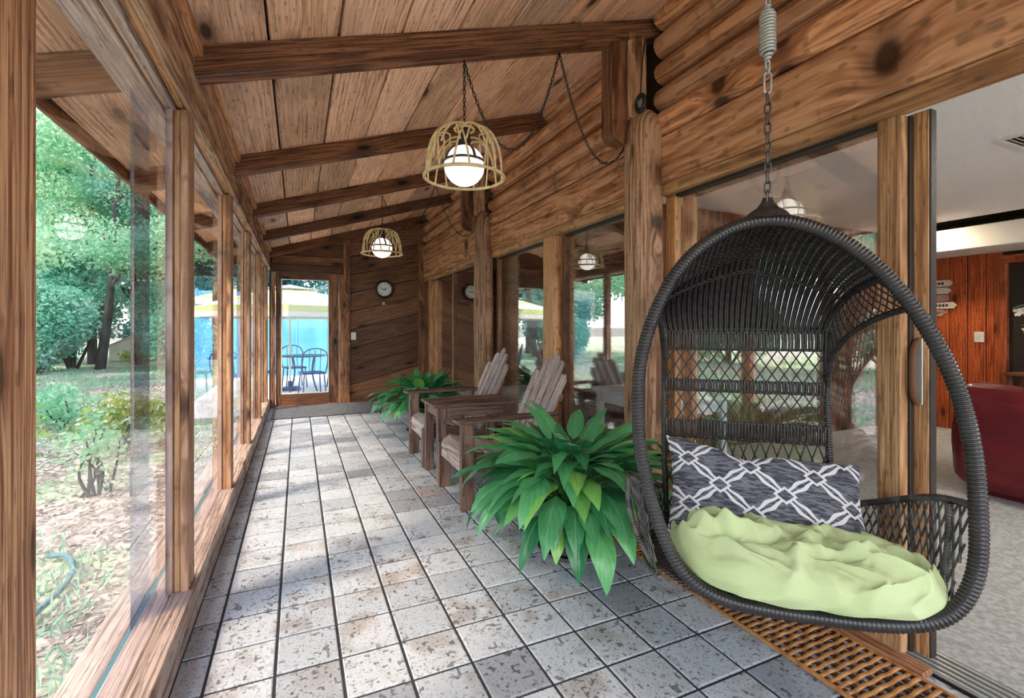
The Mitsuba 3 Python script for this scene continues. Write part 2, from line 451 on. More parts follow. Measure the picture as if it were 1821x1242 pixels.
put("roof_deck", obox(c, along, (0, 1, 0), (3.3, 8.12 - YN, 0.05), 0), "dark_frame", "ceiling")
BEAMS = [-0.385, 0.965, 2.315, 3.665, 5.015, 6.365, 7.715]
for y in BEAMS:
    xa, xb = -0.94, 2.03
    h = 0.115
    P = Polygon([(xa, deck(xa) - h), (xb, deck(xb) - h), (xb, deck(xb) - 0.001), (xa, deck(xa) - 0.001)])
    m = extrude(P, 0.11, frame4((0, y - 0.055, 0), (1, 0, 0), (0, 0, 1), (0, 1, 0)))
    wput("beam", m, "wood_beam", (1, 0, SLOPE), "ceiling")
# fascia at the eave and a narrow moulding along the header
xm = -0.965
wput("fascia", bx(xm - 0.02, xm + 0.006, YN, 8.12, deck(xm) - 0.05, deck(xm) + 0.06, 0.003), "wood_beam", (0, 1, 0), "ceiling")
wput("moulding", bx(-0.382, -0.350, YN, 7.98, deck(-0.38) - 0.045, deck(-0.36) - 0.004, 0.004), "wood_warm", (0, 1, 0), "ceiling")

# ------------------------------------------------------------------ left wall: sill, posts, header, panes
thing("wall_left", kind="structure")
SZ = 0.138
for y0, y1 in ((YN, 0.96), (0.965, 3.66), (3.665, 8.0)):
    wput("sill_board", bx(-0.462, -0.385, y0, y1, -0.006, SZ, 0.006), "wood_sill", (0, 1, 0), "wall_left")
    wput("sill_board", bx(-0.535, -0.468, y0, y1, -0.006, SZ - 0.004, 0.004), "wood_grey", (0, 1, 0), "wall_left")
    wput("sill_board", bx(-0.66, -0.556, y0, y1, -0.03, SZ - 0.022, 0.004), "wood_grey", (0, 1, 0), "wall_left")
put("window_track", bx(-0.557, -0.534, YN, 8.0, 0.05, SZ - 0.02, 0.002), "hose_mat", "wall_left")
POSTS = [-0.335, 1.005, 2.34, 3.675, 5.01, 6.345, 7.68]
for y in POSTS:
    wput("post", bx(-0.432, -0.404, y - 0.06, y + 0.06, SZ - 0.002, 2.08, 0.004), "wood_post", (0, 0, 1), "wall_left")
    wput("post_strip", bx(-0.456, -0.434, y - 0.045, y + 0.045, SZ - 0.003, 2.08, 0.003), "wood_trim", (0, 0, 1), "wall_left")
    wput("post_strip", bx(-0.482, -0.458, y - 0.058, y + 0.058, SZ - 0.005, 2.08, 0.003), "wood_grey", (0, 0, 1), "wall_left")
hz = 2.075
wput("header_board", bx(-0.412, -0.380, YN, 7.99, hz, deck(-0.41) - 0.002, 0.004), "wood_post", (0, 1, 0), "wall_left")
wput("header_board", bx(-0.446, -0.413, YN, 7.99, hz + 0.012, deck(-0.45) - 0.002, 0.003), "wood_trim", (0, 1, 0), "wall_left")
wput("header_board", bx(-0.485, -0.447, YN, 7.99, hz - 0.004, deck(-0.49) - 0.002, 0.003), "wood_grey", (0, 1, 0), "wall_left")
wput("header_board", bx(-0.590, -0.492, YN, 7.99, hz - 0.014, deck(-0.60) - 0.002, 0.004), "wood_grey", (0, 1, 0), "wall_left")
for k, (a, b) in enumerate(zip(POSTS[:-1], POSTS[1:])):
    w = f"window_{k + 1}"
    labels[w] = {"kind": "structure"}
    m = trimesh.Trimesh([[-0.457, a + 0.03, SZ - 0.01], [-0.457, b - 0.03, SZ - 0.01], [-0.457, b - 0.03, hz + 0.02], [-0.457, a + 0.03, hz + 0.02]], [[0, 1, 2], [0, 2, 3]])
    scene[w] = mikit.ply(m, "glass_window")
# a second sliding pane standing ahead of the first post in the outer track
m = trimesh.Trimesh([[-0.546, 2.10, SZ - 0.03], [-0.546, 2.34, SZ - 0.03], [-0.546, 2.34, hz], [-0.546, 2.10, hz]], [[0, 1, 2], [0, 2, 3]])
labels["window_7"] = {"kind": "structure"}
scene["window_7"] = mikit.ply(m, "glass_tinted")

# ------------------------------------------------------------------ far wall with the glazed door
thing("wall_far", kind="structure")
put("backing", extrude(Polygon([(-0.40, -0.1), (-0.40, deck(-0.4)), (2.2, deck(2.2)), (2.2, -0.1), (0.745, -0.1), (0.745, 2.16), (-0.335, 2.16), (-0.335, -0.1)]), 0.06,
                       frame4((0, 8.05, 0), (1, 0, 0), (0, 0, 1), (0, 1, 0))), "dark_frame", "wall_far")
region = Polygon([(0.75, 0.02), (2.12, 0.02), (2.12, deck(2.12) - 0.002), (0.75, deck(0.75) - 0.002)])
bw = 0.285
ang = math.atan(0.25)
dirv = np.array([math.cos(ang), math.sin(ang)])
nv = np.array([-dirv[1], dirv[0]])
for k in range(-3, 13):
    o = np.array([0.75, -0.30]) + nv * k * bw
    strip = Polygon([o - dirv * 3, o + dirv * 4, o + dirv * 4 + nv * (bw - 0.014), o - dirv * 3 + nv * (bw - 0.014)])
    q = region.intersection(strip)
    if q.is_empty or q.area < 0.002: continue
    m = extrude(q, 0.035, frame4((0, 8.02 + rng.uniform(-0.006, 0.006), 0), (1, 0, 0), (0, 0, 1), (0, 1, 0)))
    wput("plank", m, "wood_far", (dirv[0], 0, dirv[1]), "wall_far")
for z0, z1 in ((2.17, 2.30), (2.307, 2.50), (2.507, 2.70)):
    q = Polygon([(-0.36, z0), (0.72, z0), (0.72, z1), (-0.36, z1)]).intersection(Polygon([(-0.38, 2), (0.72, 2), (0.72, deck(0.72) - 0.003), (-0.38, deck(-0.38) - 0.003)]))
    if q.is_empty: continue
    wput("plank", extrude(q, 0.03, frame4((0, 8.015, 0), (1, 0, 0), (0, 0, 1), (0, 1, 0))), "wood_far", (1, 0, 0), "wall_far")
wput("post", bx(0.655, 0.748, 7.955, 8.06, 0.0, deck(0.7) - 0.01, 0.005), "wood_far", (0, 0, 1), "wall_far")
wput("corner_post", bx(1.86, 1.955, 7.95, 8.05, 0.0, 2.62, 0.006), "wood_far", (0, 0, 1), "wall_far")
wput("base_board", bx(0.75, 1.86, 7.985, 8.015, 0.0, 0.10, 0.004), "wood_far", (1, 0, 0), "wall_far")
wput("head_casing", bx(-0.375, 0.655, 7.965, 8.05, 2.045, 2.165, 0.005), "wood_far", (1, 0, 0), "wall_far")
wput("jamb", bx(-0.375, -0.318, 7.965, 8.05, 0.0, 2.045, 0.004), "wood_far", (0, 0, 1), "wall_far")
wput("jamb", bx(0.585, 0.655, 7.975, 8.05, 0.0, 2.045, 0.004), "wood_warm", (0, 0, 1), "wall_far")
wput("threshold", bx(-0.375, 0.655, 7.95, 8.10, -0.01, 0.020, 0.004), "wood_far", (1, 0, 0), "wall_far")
thing("door_1", kind="structure")
for nm, b, ax in (("stile", (-0.312, -0.236, 0.02, 2.04), (0, 0, 1)), ("stile", (0.436, 0.580, 0.02, 2.04), (0, 0, 1)),
                  ("rail", (-0.236, 0.436, 0.02, 0.185), (1, 0, 0)), ("rail", (-0.236, 0.436, 1.94, 2.04), (1, 0, 0))):
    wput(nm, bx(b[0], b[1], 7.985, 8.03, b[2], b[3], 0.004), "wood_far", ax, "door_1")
fr = [bx(-0.238, -0.224, 7.978, 8.0, 0.185, 1.94, 0.002), bx(0.424, 0.438, 7.978, 8.0, 0.185, 1.94, 0.002), bx(-0.224, 0.424, 7.978, 8.0, 0.183, 0.197, 0.002), bx(-0.224, 0.424, 7.978, 8.0, 1.928, 1.942, 0.002)]
put("glazing_bead", cat(*fr), "white_paint", "door_1")
m = trimesh.Trimesh([[-0.236, 8.01, 0.18], [0.436, 8.01, 0.18], [0.436, 8.01, 1.945], [-0.236, 8.01, 1.945]], [[0, 1, 2], [0, 2, 3]])
put("pane", m, "glass_window", "door_1")
m = cat(trimesh.creation.icosphere(subdivisions=2, radius=0.028).apply_translation((0.525, 7.945, 0.98)), tube([(0.525, 7.985, 0.98), (0.525, 7.95, 0.98)], 0.012, 10), bx(0.500, 0.550, 7.978, 7.986, 0.92, 1.04, 0.003))
put("handle", m, "metal_black", "door_1", smooth=30)

# ------------------------------------------------------------------ right wall: log wall over glazing
thing("wall_right", kind="structure")


def half_log(y0, y1, xc, z, r, wob, seed):
    n = max(8, int((y1 - y0) / 0.12)); sides = 14
    t = np.linspace(0, 1, n)
    y = y0 + (y1 - y0) * t
    V = []
    for k in range(n):
        ph = np.linspace(0, 2 * math.pi, sides, endpoint=False)
        pp = np.stack([np.cos(ph) * 2.0, np.full(sides, y[k] * 1.4), np.sin(ph) * 2.0 + seed], 1)
        rr = r * (1 + wob * (meshkit.fbm(pp, 2, seed) - 0.5))
        if k in (0, n - 1): rr = rr * 0.93
        V.append(np.stack([xc - rr * np.cos(ph), np.full(sides, y[k]), z + rr * np.sin(ph)], 1))
    V = np.vstack(V + [np.array([[xc, y0, z]]), np.array([[xc, y1, z]])])
    i = np.arange(n - 1)[:, None]; j = np.arange(sides)[None]; j2 = (j + 1) % sides
    a, b, c, d = i * sides + j, i * sides + j2, (i + 1) * sides + j2, (i + 1) * sides + j
    F = np.concatenate([np.stack([a, b, c], -1).reshape(-1, 3), np.stack([a, c, d], -1).reshape(-1, 3)])
    k = np.arange(sides); k2 = (k + 1) % sides
    F = np.vstack([F, np.stack([np.full(sides, n * sides), k2, k], 1), np.stack([np.full(sides, n * sides + 1), (n - 1) * sides + k, (n - 1) * sides + k2], 1)])
    m = trimesh.Trimesh(V, F, process=False); m.fix_normals()
    return m


put("backing", bx(2.0, 2.10, YN, 8.05, 2.05, 3.15, 0), "dark_frame", "wall_right")
bays = [(YN, 2.215), (2.385, 4.905), (5.08, 7.95)]
for bi, (a, b) in enumerate(bays):
    z, k = 2.475, 0
    while z < 3.06:
        r = 0.068 + 0.008 * rng.random()
        m = half_log(a, b, 1.978, z + r * 0.99, r, 0.14, 3 + bi * 11 + k)
        wput("log", m, "wood_log", (0, 1, 0), "wall_right", smooth=35)
        z += 2 * r * 1.13; k += 1
    # the squared band under the logs, in two courses
    for zz0, zz1, x0, sd in ((2.040, 2.312, 1.925, 1), (2.324, 2.470, 1.912, 2)):
        n = max(6, int((b - a) / 0.15))
        V = bx(x0, 2.03, a, b, zz0, zz1, 0.012 if sd == 1 else 0.030)
        m = trimesh.Trimesh(V.vertices, V.faces)
        wput("band_log", m, "wood_log", (0, 1, 0), "wall_right")
for a, b in ((YN, 2.20), (2.37, 4.90), (5.06, 7.95)):
    wput("head_trim", bx(1.945, 2.02, a, b, 1.975, 2.039, 0.004), "wood_trim", (0, 1, 0), "wall_right")
for y in (2.325, 5.02):                      # round-topped log posts with a square post above
    prof = Polygon([(-0.115, 0.0), (0.115, 0.0), (0.118, 1.2), (0.112, 2.30), (0.085, 2.43), (0.04, 2.485), (-0.03, 2.49), (-0.08, 2.44), (-0.112, 2.31), (-0.118, 1.2)])
    sides, n = 16, 24
    zs = np.r_[np.linspace(0, 2.36, n - 6), np.linspace(2.40, 2.50, 6)]
    V = []
    for k, z in enumerate(zs):
        ph = np.linspace(0, 2 * math.pi, sides, endpoint=False)
        pp = np.stack([np.cos(ph) * 1.5, np.sin(ph) * 1.5, np.full(sides, z * 2.2 + y)], 1)
        rr = 1 + 0.10 * (meshkit.fbm(pp, 2, 4) - 0.5)
        s = 1.0 if z < 2.36 else math.sqrt(max(0.03, 1 - ((z - 2.34) / 0.165) ** 2))
        V.append(np.stack([1.885 + 0.105 * rr * s * np.cos(ph), y - 0.05 + 0.120 * rr * s * np.sin(ph), np.full(sides, z)], 1))
    V = np.vstack(V + [np.array([[1.885, y - 0.05, 2.503]])])
    i = np.arange(len(zs) - 1)[:, None]; j = np.arange(sides)[None]; j2 = (j + 1) % sides
    a, b, c, d = i * sides + j, i * sides + j2, (i + 1) * sides + j2, (i + 1) * sides + j
    F = np.concatenate([np.stack([a, b, c], -1).reshape(-1, 3), np.stack([a, c, d], -1).reshape(-1, 3)])
    k = np.arange(sides); top = (len(zs) - 1) * sides
    F = np.vstack([F, np.stack([top + k, top + (k + 1) % sides, np.full(sides, len(V) - 1)], 1)])
    m = trimesh.Trimesh(V, F, process=False); m.fix_normals()
    wput("log_post", m, "wood_post", (0, 0, 1), "wall_right", smooth=40)
    wput("upper_post", bx(1.765, 1.90, y - 0.065, y + 0.065, 2.44, deck(1.95) - 0.115, 0.006), "wood_post", (0, 0, 1), "wall_right")
    yb = y - 0.01
    P = Polygon([(1.650, deck(1.65) - 0.114), (1.650, 2.325), (1.675, 2.295), (1.755, 2.275), (1.755, deck(1.755) - 0.114)])
    wput("bracket_post", extrude(P, 0.10, frame4((0, yb - 0.05, 0), (1, 0, 0), (0, 0, 1), (0, 1, 0))), "wood_beam", (0, 0, 1), "wall_right")
wput("stud", bx(1.94, 2.06, 3.47, 3.66, 0.0, 1.976, 0.006), "wood_trim", (0, 0, 1), "wall_right")
wput("stud", bx(1.95, 2.06, 7.55, 7.70, 0.0, 1.976, 0.006), "wood_trim", (0, 0, 1), "wall_right")
wput("stud", bx(1.95, 2.06, 7.80, 7.95, 0.0, 2.04, 0.006), "wood_far", (0, 0, 1), "wall_right")
wput("threshold", bx(1.935, 2.0, 0.9, 2.2, 0.0, 0.022, 0.003), "wood_far", (0, 1, 0), "wall_right")


def glazed(win, y0, y1, x=2.05, z0=0.10, z1=1.975, mat="glass_coated", stile=0.045, wood="wood_trim", bottom=0.10):
    labels[win] = {"kind": "structure"}
    THINGS.add(win)
    wput("stile", bx(x - 0.025, x + 0.02, y0, y0 + stile, 0.012, z1, 0.003), wood, (0, 0, 1), win)
    wput("stile", bx(x - 0.025, x + 0.02, y1 - stile, y1, 0.012, z1, 0.003), wood, (0, 0, 1), win)
    wput("rail", bx(x - 0.025, x + 0.02, y0 + stile, y1 - stile, 0.012, bottom, 0.003), wood, (0, 1, 0), win)
    wput("rail", bx(x - 0.025, x + 0.02, y0 + stile, y1 - stile, z1 - 0.016, z1, 0.003), "dark_frame", (0, 1, 0), win)
    for dx in (0.0, 0.012):
        m = trimesh.Trimesh([[x + dx, y0 + stile - 0.01, bottom - 0.01], [x + dx, y1 - stile + 0.01, bottom - 0.01], [x + dx, y1 - stile + 0.01, z1 - 0.02], [x + dx, y0 + stile - 0.01, z1 - 0.02]], [[0, 1, 2], [0, 2, 3]])
        put("pane", m, mat, win)


# sliding doors beside the living room: the fixed leaf and, slid behind it, the open leaf with its handle
glazed("door_2", 0.992, 2.20, x=2.015, stile=0.078)
labels["door_3"] = {"kind": "structure"}
THINGS.add("door_3")
wput("stile", bx(2.06, 2.10, 0.940, 1.020, 0.012, 1.985, 0.003), "wood_trim", (0, 0, 1), "door_3")
wput("stile", bx(2.06, 2.10, 2.06, 2.135, 0.012, 1.985, 0.003), "wood_trim", (0, 0, 1), "door_3")
wput("rail", bx(2.06, 2.10, 1.020, 2.06, 0.012, 0.10, 0.003), "wood_trim", (0, 1, 0), "door_3")
wput("rail", bx(2.06, 2.10, 1.020, 2.06, 1.955, 1.985, 0.003), "dark_frame", (0, 1, 0), "door_3")
m = trimesh.Trimesh([[2.08, 0.985, 0.09], [2.08, 2.07, 0.09], [2.08, 2.07, 1.94], [2.08, 0.985, 1.94]], [[0, 1, 2], [0, 2, 3]])
put("pane", m, "glass_window", "door_3")
hp = spline([(2.058, 0.972, 1.16), (2.030, 0.972, 1.12), (2.022, 0.972, 1.04), (2.030, 0.972, 0.955), (2.058, 0.972, 0.92)], 20)
m = tube(hp, np.r_[0.006, np.full(18, 0.011), 0.006], 8)
put("handle", m, "wood_beam", "door_3", smooth=True)
put("handle_plate", bx(2.055, 2.061, 0.957, 0.99, 0.92, 1.16, 0.002), "metal_grey", "door_3")
put("interlock", bx(2.036, 2.059, 0.984, 1.012, 0.012, 1.975, 0.002), "dark_frame", "door_3")
put("weather_strip", bx(2.062, 2.098, 0.934, 0.941, 0.012, 1.985, 0.002), "dark_frame", "door_3")
glazed("window_8", 2.44, 3.46, x=2.04, wood="wood_far", bottom=0.12)
glazed("window_9", 3.67, 4.90, x=2.04, wood="wood_far", bottom=0.12)
glazed("window_10", 5.14, 6.52, x=2.04, wood="wood_far", bottom=0.12)
glazed("window_11", 6.53, 7.55, x=2.04, wood="wood_trim", bottom=0.12)
put("door_track", cat(*[bx(2.003 + 0.028 * k, 2.017 + 0.028 * k, YN, 2.2, 0.0, 0.016, 0.002) for k in range(5)]), "metal_grey", "wall_right")
put("track_base", bx(2.0, 2.15, YN, 8.0, -0.05, 0.004, 0), "dark_frame", "wall_right")

# ------------------------------------------------------------------ the living room behind the glazing
thing("floor_living", kind="structure")
put("carpet_pile", bx(2.15, 7.2, -4.0, 9.0, -0.05, 0.006, 0), "carpet", "floor_living")
thing("ceiling_living", kind="structure")
put("plaster", bx(2.10, 6.45, -4.0, 3.6, 2.36, 2.42, 0), "ceiling_white", "ceiling_living")
put("soffit", bx(6.45, 7.05, -4.0, 3.5, 2.03, 2.27, 0.01), "white_paint", "ceiling_living")
put("cove", bx(6.45, 7.2, -4.0, 3.5, 2.40, 2.44, 0), "dark_frame", "ceiling_living")
put("hall_plaster", bx(2.10, 7.2, 3.6, 9.0, 2.36, 2.42, 0), "wood_far", "ceiling_living")
thing("wall_living", kind="structure")
put("backing", bx(7.06, 7.15, -4.0, 9.0, 0, 2.6, 0), "dark_frame", "wall_living")
yy = -1.0
while yy < 3.5:
    w = 0.13 + 0.05 * rng.random()
    if not (1.70 < yy < 2.45):
        wput("panel", bx(7.02 - 0.004 * rng.random(), 7.06, yy, yy + w - 0.008, 0, 2.03, 0.004), "wood_panel", (0, 0, 1), "wall_living")
    yy += w
wput("door_casing", bx(6.995, 7.06, 2.50, 2.60, 0, 1.93, 0.004), "wood_panel", (0, 0, 1), "wall_living")
wput("door_casing", bx(6.995, 7.06, 1.60, 2.60, 1.90, 1.99, 0.004), "wood_panel", (0, 1, 0), "wall_living")
thing("wall_partition", kind="structure")
put("backing", bx(2.75, 7.1, 3.50, 3.58, 0, 2.36, 0), "dark_frame", "wall_partition")
x = 2.75
while x < 7.0:
    wput("panel", bx(x, x + 0.19, 3.46, 3.50, 0, 2.355, 0.004), "wood_beam", (0, 0, 1), "wall_partition")
    x += 0.198
thing("wall_hall", kind="structure")
put("plaster", cat(bx(2.1, 7.1, 8.95, 9.05, 0, 2.4, 0), bx(4.3, 4.36, 3.58, 8.95, 0, 2.4, 0)), "wood_far", "wall_hall")


# ------------------------------------------------------------------ hanging wicker chair
AX = math.radians(42)
E_ = np.array([math.cos(AX), -math.sin(AX), 0.0]); B_ = np.array([math.sin(AX), math.cos(AX), 0.0])
P0 = np.array([1.441, 1.106, 0.0])


def W(a, b, z):
    return P0 + E_ * a + B_ * b + np.array([0, 0, z])


def WP(pts):
    return np.array([W(*p) for p in pts])


HT = 1.562
hoop_as = [(0.0, 0.0), (-0.14, 0.035), (-0.26, 0.13), (-0.35, 0.28), (-0.41, 0.48), (-0.42, 0.64), (-0.405, 0.83), (-0.355, 1.02), (-0.29, 1.16), (-0.20, 1.235), (-0.04, 1.262), (0.16, 1.26),
           (0.33, 1.245), (0.45, 1.195), (0.515, 1.08), (0.53, 0.92), (0.525, 0.72), (0.485, 0.51), (0.42, 0.35), (0.32, 0.19), (0.18, 0.06)]
hoop_pts = WP([(a, -s * math.sin(0.08), HT - s * math.cos(0.08)) for a, s in hoop_as])


def wrapped(path, r, pitch=0.0105, sides=12, closed=False, depth=0.13):
    """A rod wrapped in cane: the radius swells once per turn of the wrapping."""
    L = np.linalg.norm(np.diff(path, axis=0), axis=1).sum()
    n = int(L / pitch * 6)
    q = spline(path, n, closed)
    rr = r * (1 - depth + depth * np.abs(np.sin(np.arange(n) * math.pi / 6 + 0.2)) ** 0.7)
    return tube(q, rr, sides, closed)


chair = thing("hanging_chair", "black wicker hanging chair with open woven back hung on a chain beside the sliding door", "hanging chair")
put("hoop", wrapped(hoop_pts, 0.0235, closed=True, pitch=0.0115, depth=0.17), "wicker_hoop", chair, smooth=True, label="worn cane-wrapped hoop")
# dome between the hoop's top and the back
H_ = spline(hoop_pts, 1200, True)
ha = (H_ - P0) @ E_; hz_ = H_[:, 2]
order = np.argsort(ha[hz_ > 1.36]); top = H_[hz_ > 1.36][order]; ta = ha[hz_ > 1.36][order]
AL, AR, ZB, BB = -0.330, 0.290, 1.175, 0.42


def dome(s, t):
    """s 0..1 from left to right, t 0..1 from the hoop to the back bar."""
    a0 = -0.315 + s * (0.335 + 0.315)
    h = np.array([np.interp(a0, ta, top[:, k]) for k in range(3)])
    b = W(AL + s * (AR - AL), BB, ZB)
    c1 = h + B_ * 0.20 + np.array([0, 0, 0.035 - 0.05 * abs(2 * s - 1)])
    c2 = b + np.array([0, 0, 0.26 - 0.10 * abs(2 * s - 1)]) + E_ * (2 * s - 1) * 0.05
    return (1 - t) ** 3 * h + 3 * (1 - t) ** 2 * t * c1 + 3 * (1 - t) * t * t * c2 + t ** 3 * b


strands = []
for i in range(62):
    s = (i + 0.5 + (0.16 if i % 2 == 0 else -0.16)) / 62
    strands.append(tube([dome(s, t) for t in np.linspace(0, 1, 16)], 0.0047, 5))
for i in range(63):
    s = i / 62
    strands.append(tube([dome(s, t) + B_ * 0.011 + np.array([0, 0, 0.006]) for t in np.linspace(0, 1, 16)], 0.0050, 5))
put("dome_strands", cat(*strands), "wicker_black", chair, smooth=True, kind="stuff")
rows = []
for k, t in enumerate(np.r_[np.linspace(0.03, 0.50, 24), 0.60, 0.615, 0.975, 0.99]):
    r = 0.0036 if t < 0.52 else 0.0045
    q = [dome(s, t) + B_ * (0.004 * (1 if (i + k) % 2 else -1)) * (t < 0.9) for i, s in enumerate(np.linspace(0, 1, 63))]
    rows.append(tube(q, r, 5))
put("dome_weave", cat(*rows), "wicker_black", chair, smooth=True, kind="stuff")
for s in (0.0, 1.0):
    put("dome_edge", wrapped(np.array([dome(s, t) for t in np.linspace(0, 1, 9)]), 0.013), "wicker_black", chair, smooth=True)
# back: two rods, three woven bands, lattices between
put("back_rod", wrapped(WP([(AL, BB, 1.20), (AL - 0.002, BB + 0.01, 0.9), (AL, BB, 0.62), (AL + 0.01, BB - 0.02, 0.34)]), 0.013), "wicker_black", chair, smooth=True)
put("back_rod", wrapped(WP([(AR, BB, 1.20), (AR + 0.004, BB + 0.01, 0.9), (AR + 0.012, BB, 0.62), (AR + 0.012, BB - 0.02, 0.34)]), 0.013), "wicker_black", chair, smooth=True)


def wd(z):
    return AL, AR + 0.012 * max(0.0, (1.2 - z) / 0.5)


for z1, z0 in ((1.178, 1.108), (0.972, 0.930), (0.795, 0.728)):
    l, r = wd(z0)
    ms = [tube(WP([(l, BB, z), (r, BB, z)]), 0.0055, 6) for z in (z0, z1)]
    n = 52
    for i in range(n):
        a = l + (r - l) * (i + 0.5) / n
        ms.append(tube(WP([(a, BB - 0.004 + 0.004 * (i % 2), z0 - 0.006), (a + 0.001, BB - 0.006 + 0.006 * (i % 2), (z0 + z1) / 2), (a, BB - 0.004 + 0.004 * (i % 2), z1 + 0.006)]), 0.0052 if i % 3 else 0.006, 5))
    put("back_band", cat(*ms), "wicker_black", chair, smooth=True)


def lattice(pa, pb, n, shift, r=0.0028):
    """Crossing strands between two curves pa(s), pb(s)."""
    ms = []
    for i in range(-2, n + 3):
        for sg in (1, -1):
            s0 = i / n; s1 = s0 + sg * shift / n
            t0, t1 = 0.0, 1.0
            q = []
            for t in np.linspace(0, 1, 7):
                s = s0 + (s1 - s0) * t
                if -0.001 <= s <= 1.001:
                    q.append(pa(s) * (1 - t) + pb(s) * t + B_ * sg * 0.002)
            if len(q) > 2: ms.append(tube(q, r, 5))
    return cat(*ms)


def line(z):
    l, r = wd(z)
    return lambda s: W(l + (r - l) * s, BB, z)


put("back_lattice", lattice(line(1.108), line(0.972), 14, 2.0), "wicker_black", chair, smooth=True, kind="stuff")
put("back_lattice", lattice(line(0.930), line(0.795), 14, 2.0), "wicker_black", chair, smooth=True, kind="stuff")
put("back_lattice", lattice(line(0.728), line(0.37), 15, 3.0), "wicker_black", chair, smooth=True, kind="stuff")
# side wings with a lower curved rod
for side, hoop_a, hoop_s, s_dome in ((1, 0.395, 0.30, 1.0), (-1, -0.36, 0.30, 0.0)):
    k = np.argmin(np.abs(ha - hoop_a) + 5 * (hz_ < 1.0) + np.abs(hz_ - (HT - hoop_s)))
    hp = H_[k]
    b0 = W(AR + 0.004 if side > 0 else AL, BB, 0.965)
    b1 = W((AR if side > 0 else AL) + side * 0.005, BB - 0.08, 1.10)
    b2 = b1 * 0.45 + hp * 0.55 + np.array([0, 0, 0.035])
    rod = spline([b0, b1, b2, hp], 40)
    put("wing_rod", wrapped(rod, 0.011), "wicker_black", chair, smooth=True)
    pa = lambda s, sd=s_dome: dome(sd, 1 - s)
    pb = lambda s, rd=rod: np.array([np.interp(s, np.linspace(0, 1, len(rd)), rd[:, j]) for j in range(3)])
    put("wing_lattice", lattice(pa, pb, 15, 3.2, 0.0026), "wicker_black", chair, smooth=True, kind="stuff")
# arms and side panels, seat
for side in (1, -1):
    if side > 0:
        rail = WP([(0.528, -0.062, 0.68), (0.505, 0.08, 0.655), (0.43, 0.27, 0.57), (0.31, 0.41, 0.49)])
        low = WP([(0.455, -0.08, 0.345), (0.445, 0.10, 0.335), (0.38, 0.28, 0.335), (0.30, 0.40, 0.345)])
        post = WP([(0.505, 0.02, 0.66), (0.50, 0.01, 0.56), (0.475, -0.02, 0.45), (0.44, -0.06, 0.36)])
    else:
        rail = WP([(-0.405, -0.068, 0.66), (-0.455, 0.04, 0.65), (-0.43, 0.25, 0.58), (-0.335, 0.41, 0.50)])
        low = WP([(-0.345, -0.09, 0.345), (-0.40, 0.08, 0.335), (-0.39, 0.26, 0.335), (-0.325, 0.40, 0.345)])
        post = WP([(-0.455, 0.06, 0.645), (-0.46, 0.05, 0.56), (-0.43, 0.02, 0.45), (-0.36, -0.05, 0.36)])
    R, L_ = spline(rail, 60), spline(low, 60)
    put("arm_rail", wrapped(rail, 0.012), "wicker_worn", chair, smooth=True)
    put("arm_post", wrapped(post, 0.0115), "wicker_worn", chair, smooth=True)
    put("seat_rod", wrapped(low, 0.011), "wicker_worn", chair, smooth=True)
    pa = lambda s, q=R: np.array([np.interp(s, np.linspace(0, 1, 60), q[:, j]) for j in range(3)])
    pb = lambda s, q=L_: np.array([np.interp(s, np.linspace(0, 1, 60), q[:, j]) for j in range(3)])
    put("side_lattice", lattice(pa, pb, 19, 3.4, 0.0035), "wicker_worn", chair, smooth=True, kind="stuff")
ms = []
for i in range(30):
    b = -0.09 + i * 0.0168
    aL = np.interp(b, [-0.10, 0.08, 0.26, 0.41], [-0.25, -0.40, -0.39, -0.32]); aR = np.interp(b, [-0.10, 0.10, 0.28, 0.41], [0.40, 0.445, 0.38, 0.30])
    z = 0.318 + 0.02 * (b > 0.35)
    ms.append(tube(WP([(aL, b, z + 0.01), ((aL + aR) / 2, b, z - 0.012), (aR, b, z + 0.01)]), 0.007, 5))
put("seat_weave", cat(*ms), "wicker_black", chair, smooth=True, kind="stuff")
m = lathe([(0, 0), (0.072, 0.0), (0.060, 0.016), (0.034, 0.034), (0.020, 0.052), (0.014, 0.068), (0, 0.070)], 24)
m.vertices = m.vertices * [1, 0.42, 1]
m.vertices = np.array([W(*p) for p in m.vertices + [0, 0, 1.570]])
put("hanger_boss", m, "wicker_black", chair, smooth=40)


def link(center, up, side, length, width, wire):
    """One stadium-shaped chain link."""
    up = np.array(up, float) / np.linalg.norm(up); side = np.array(side, float); side -= up * (side @ up); side /= np.linalg.norm(side)
    r = width / 2 - wire; h = length / 2 - width / 2
    th = np.linspace(0, math.pi, 7)
    q = [np.array(center) + side * (r * math.cos(t)) + up * (h + r * math.sin(t)) for t in th] + [np.array(center) - side * (r * math.cos(t)) - up * (h + r * math.sin(t)) for t in th]
    return tube(q, wire, 6, closed=True)


hang = thing("hanging_chain", "dark link chain with grey coil spring carrying the black wicker chair", "chain")
cx, cy = P0[0], P0[1]
z = 1.640
k = 0
pitch = 0.033
while z < 1.985:
    a = k % 2 * math.pi / 2 + 0.35
    put("link", link((cx, cy, z), (0, 0, 1), (math.cos(a), math.sin(a), 0), 0.046, 0.024, 0.0034), "metal_chain", hang, smooth=True)
    z += pitch; k += 1
put("snap_hook", cat(link((cx, cy, z + 0.022), (0, 0, 1), (1, -0.6, 0), 0.078, 0.030, 0.004), link((cx, cy, z + 0.066), (0, 0, 1), (0.5, 1, 0), 0.036, 0.030, 0.0038)), "metal_grey", hang, smooth=True)
zb = z + 0.075
n = 17 * 14
tt = np.linspace(0, 1, n)
rr = 0.0255 * np.clip(np.minimum(tt, 1 - tt) * 6, 0.42, 1.0)
zs = zb + 0.022 + tt * 0.185
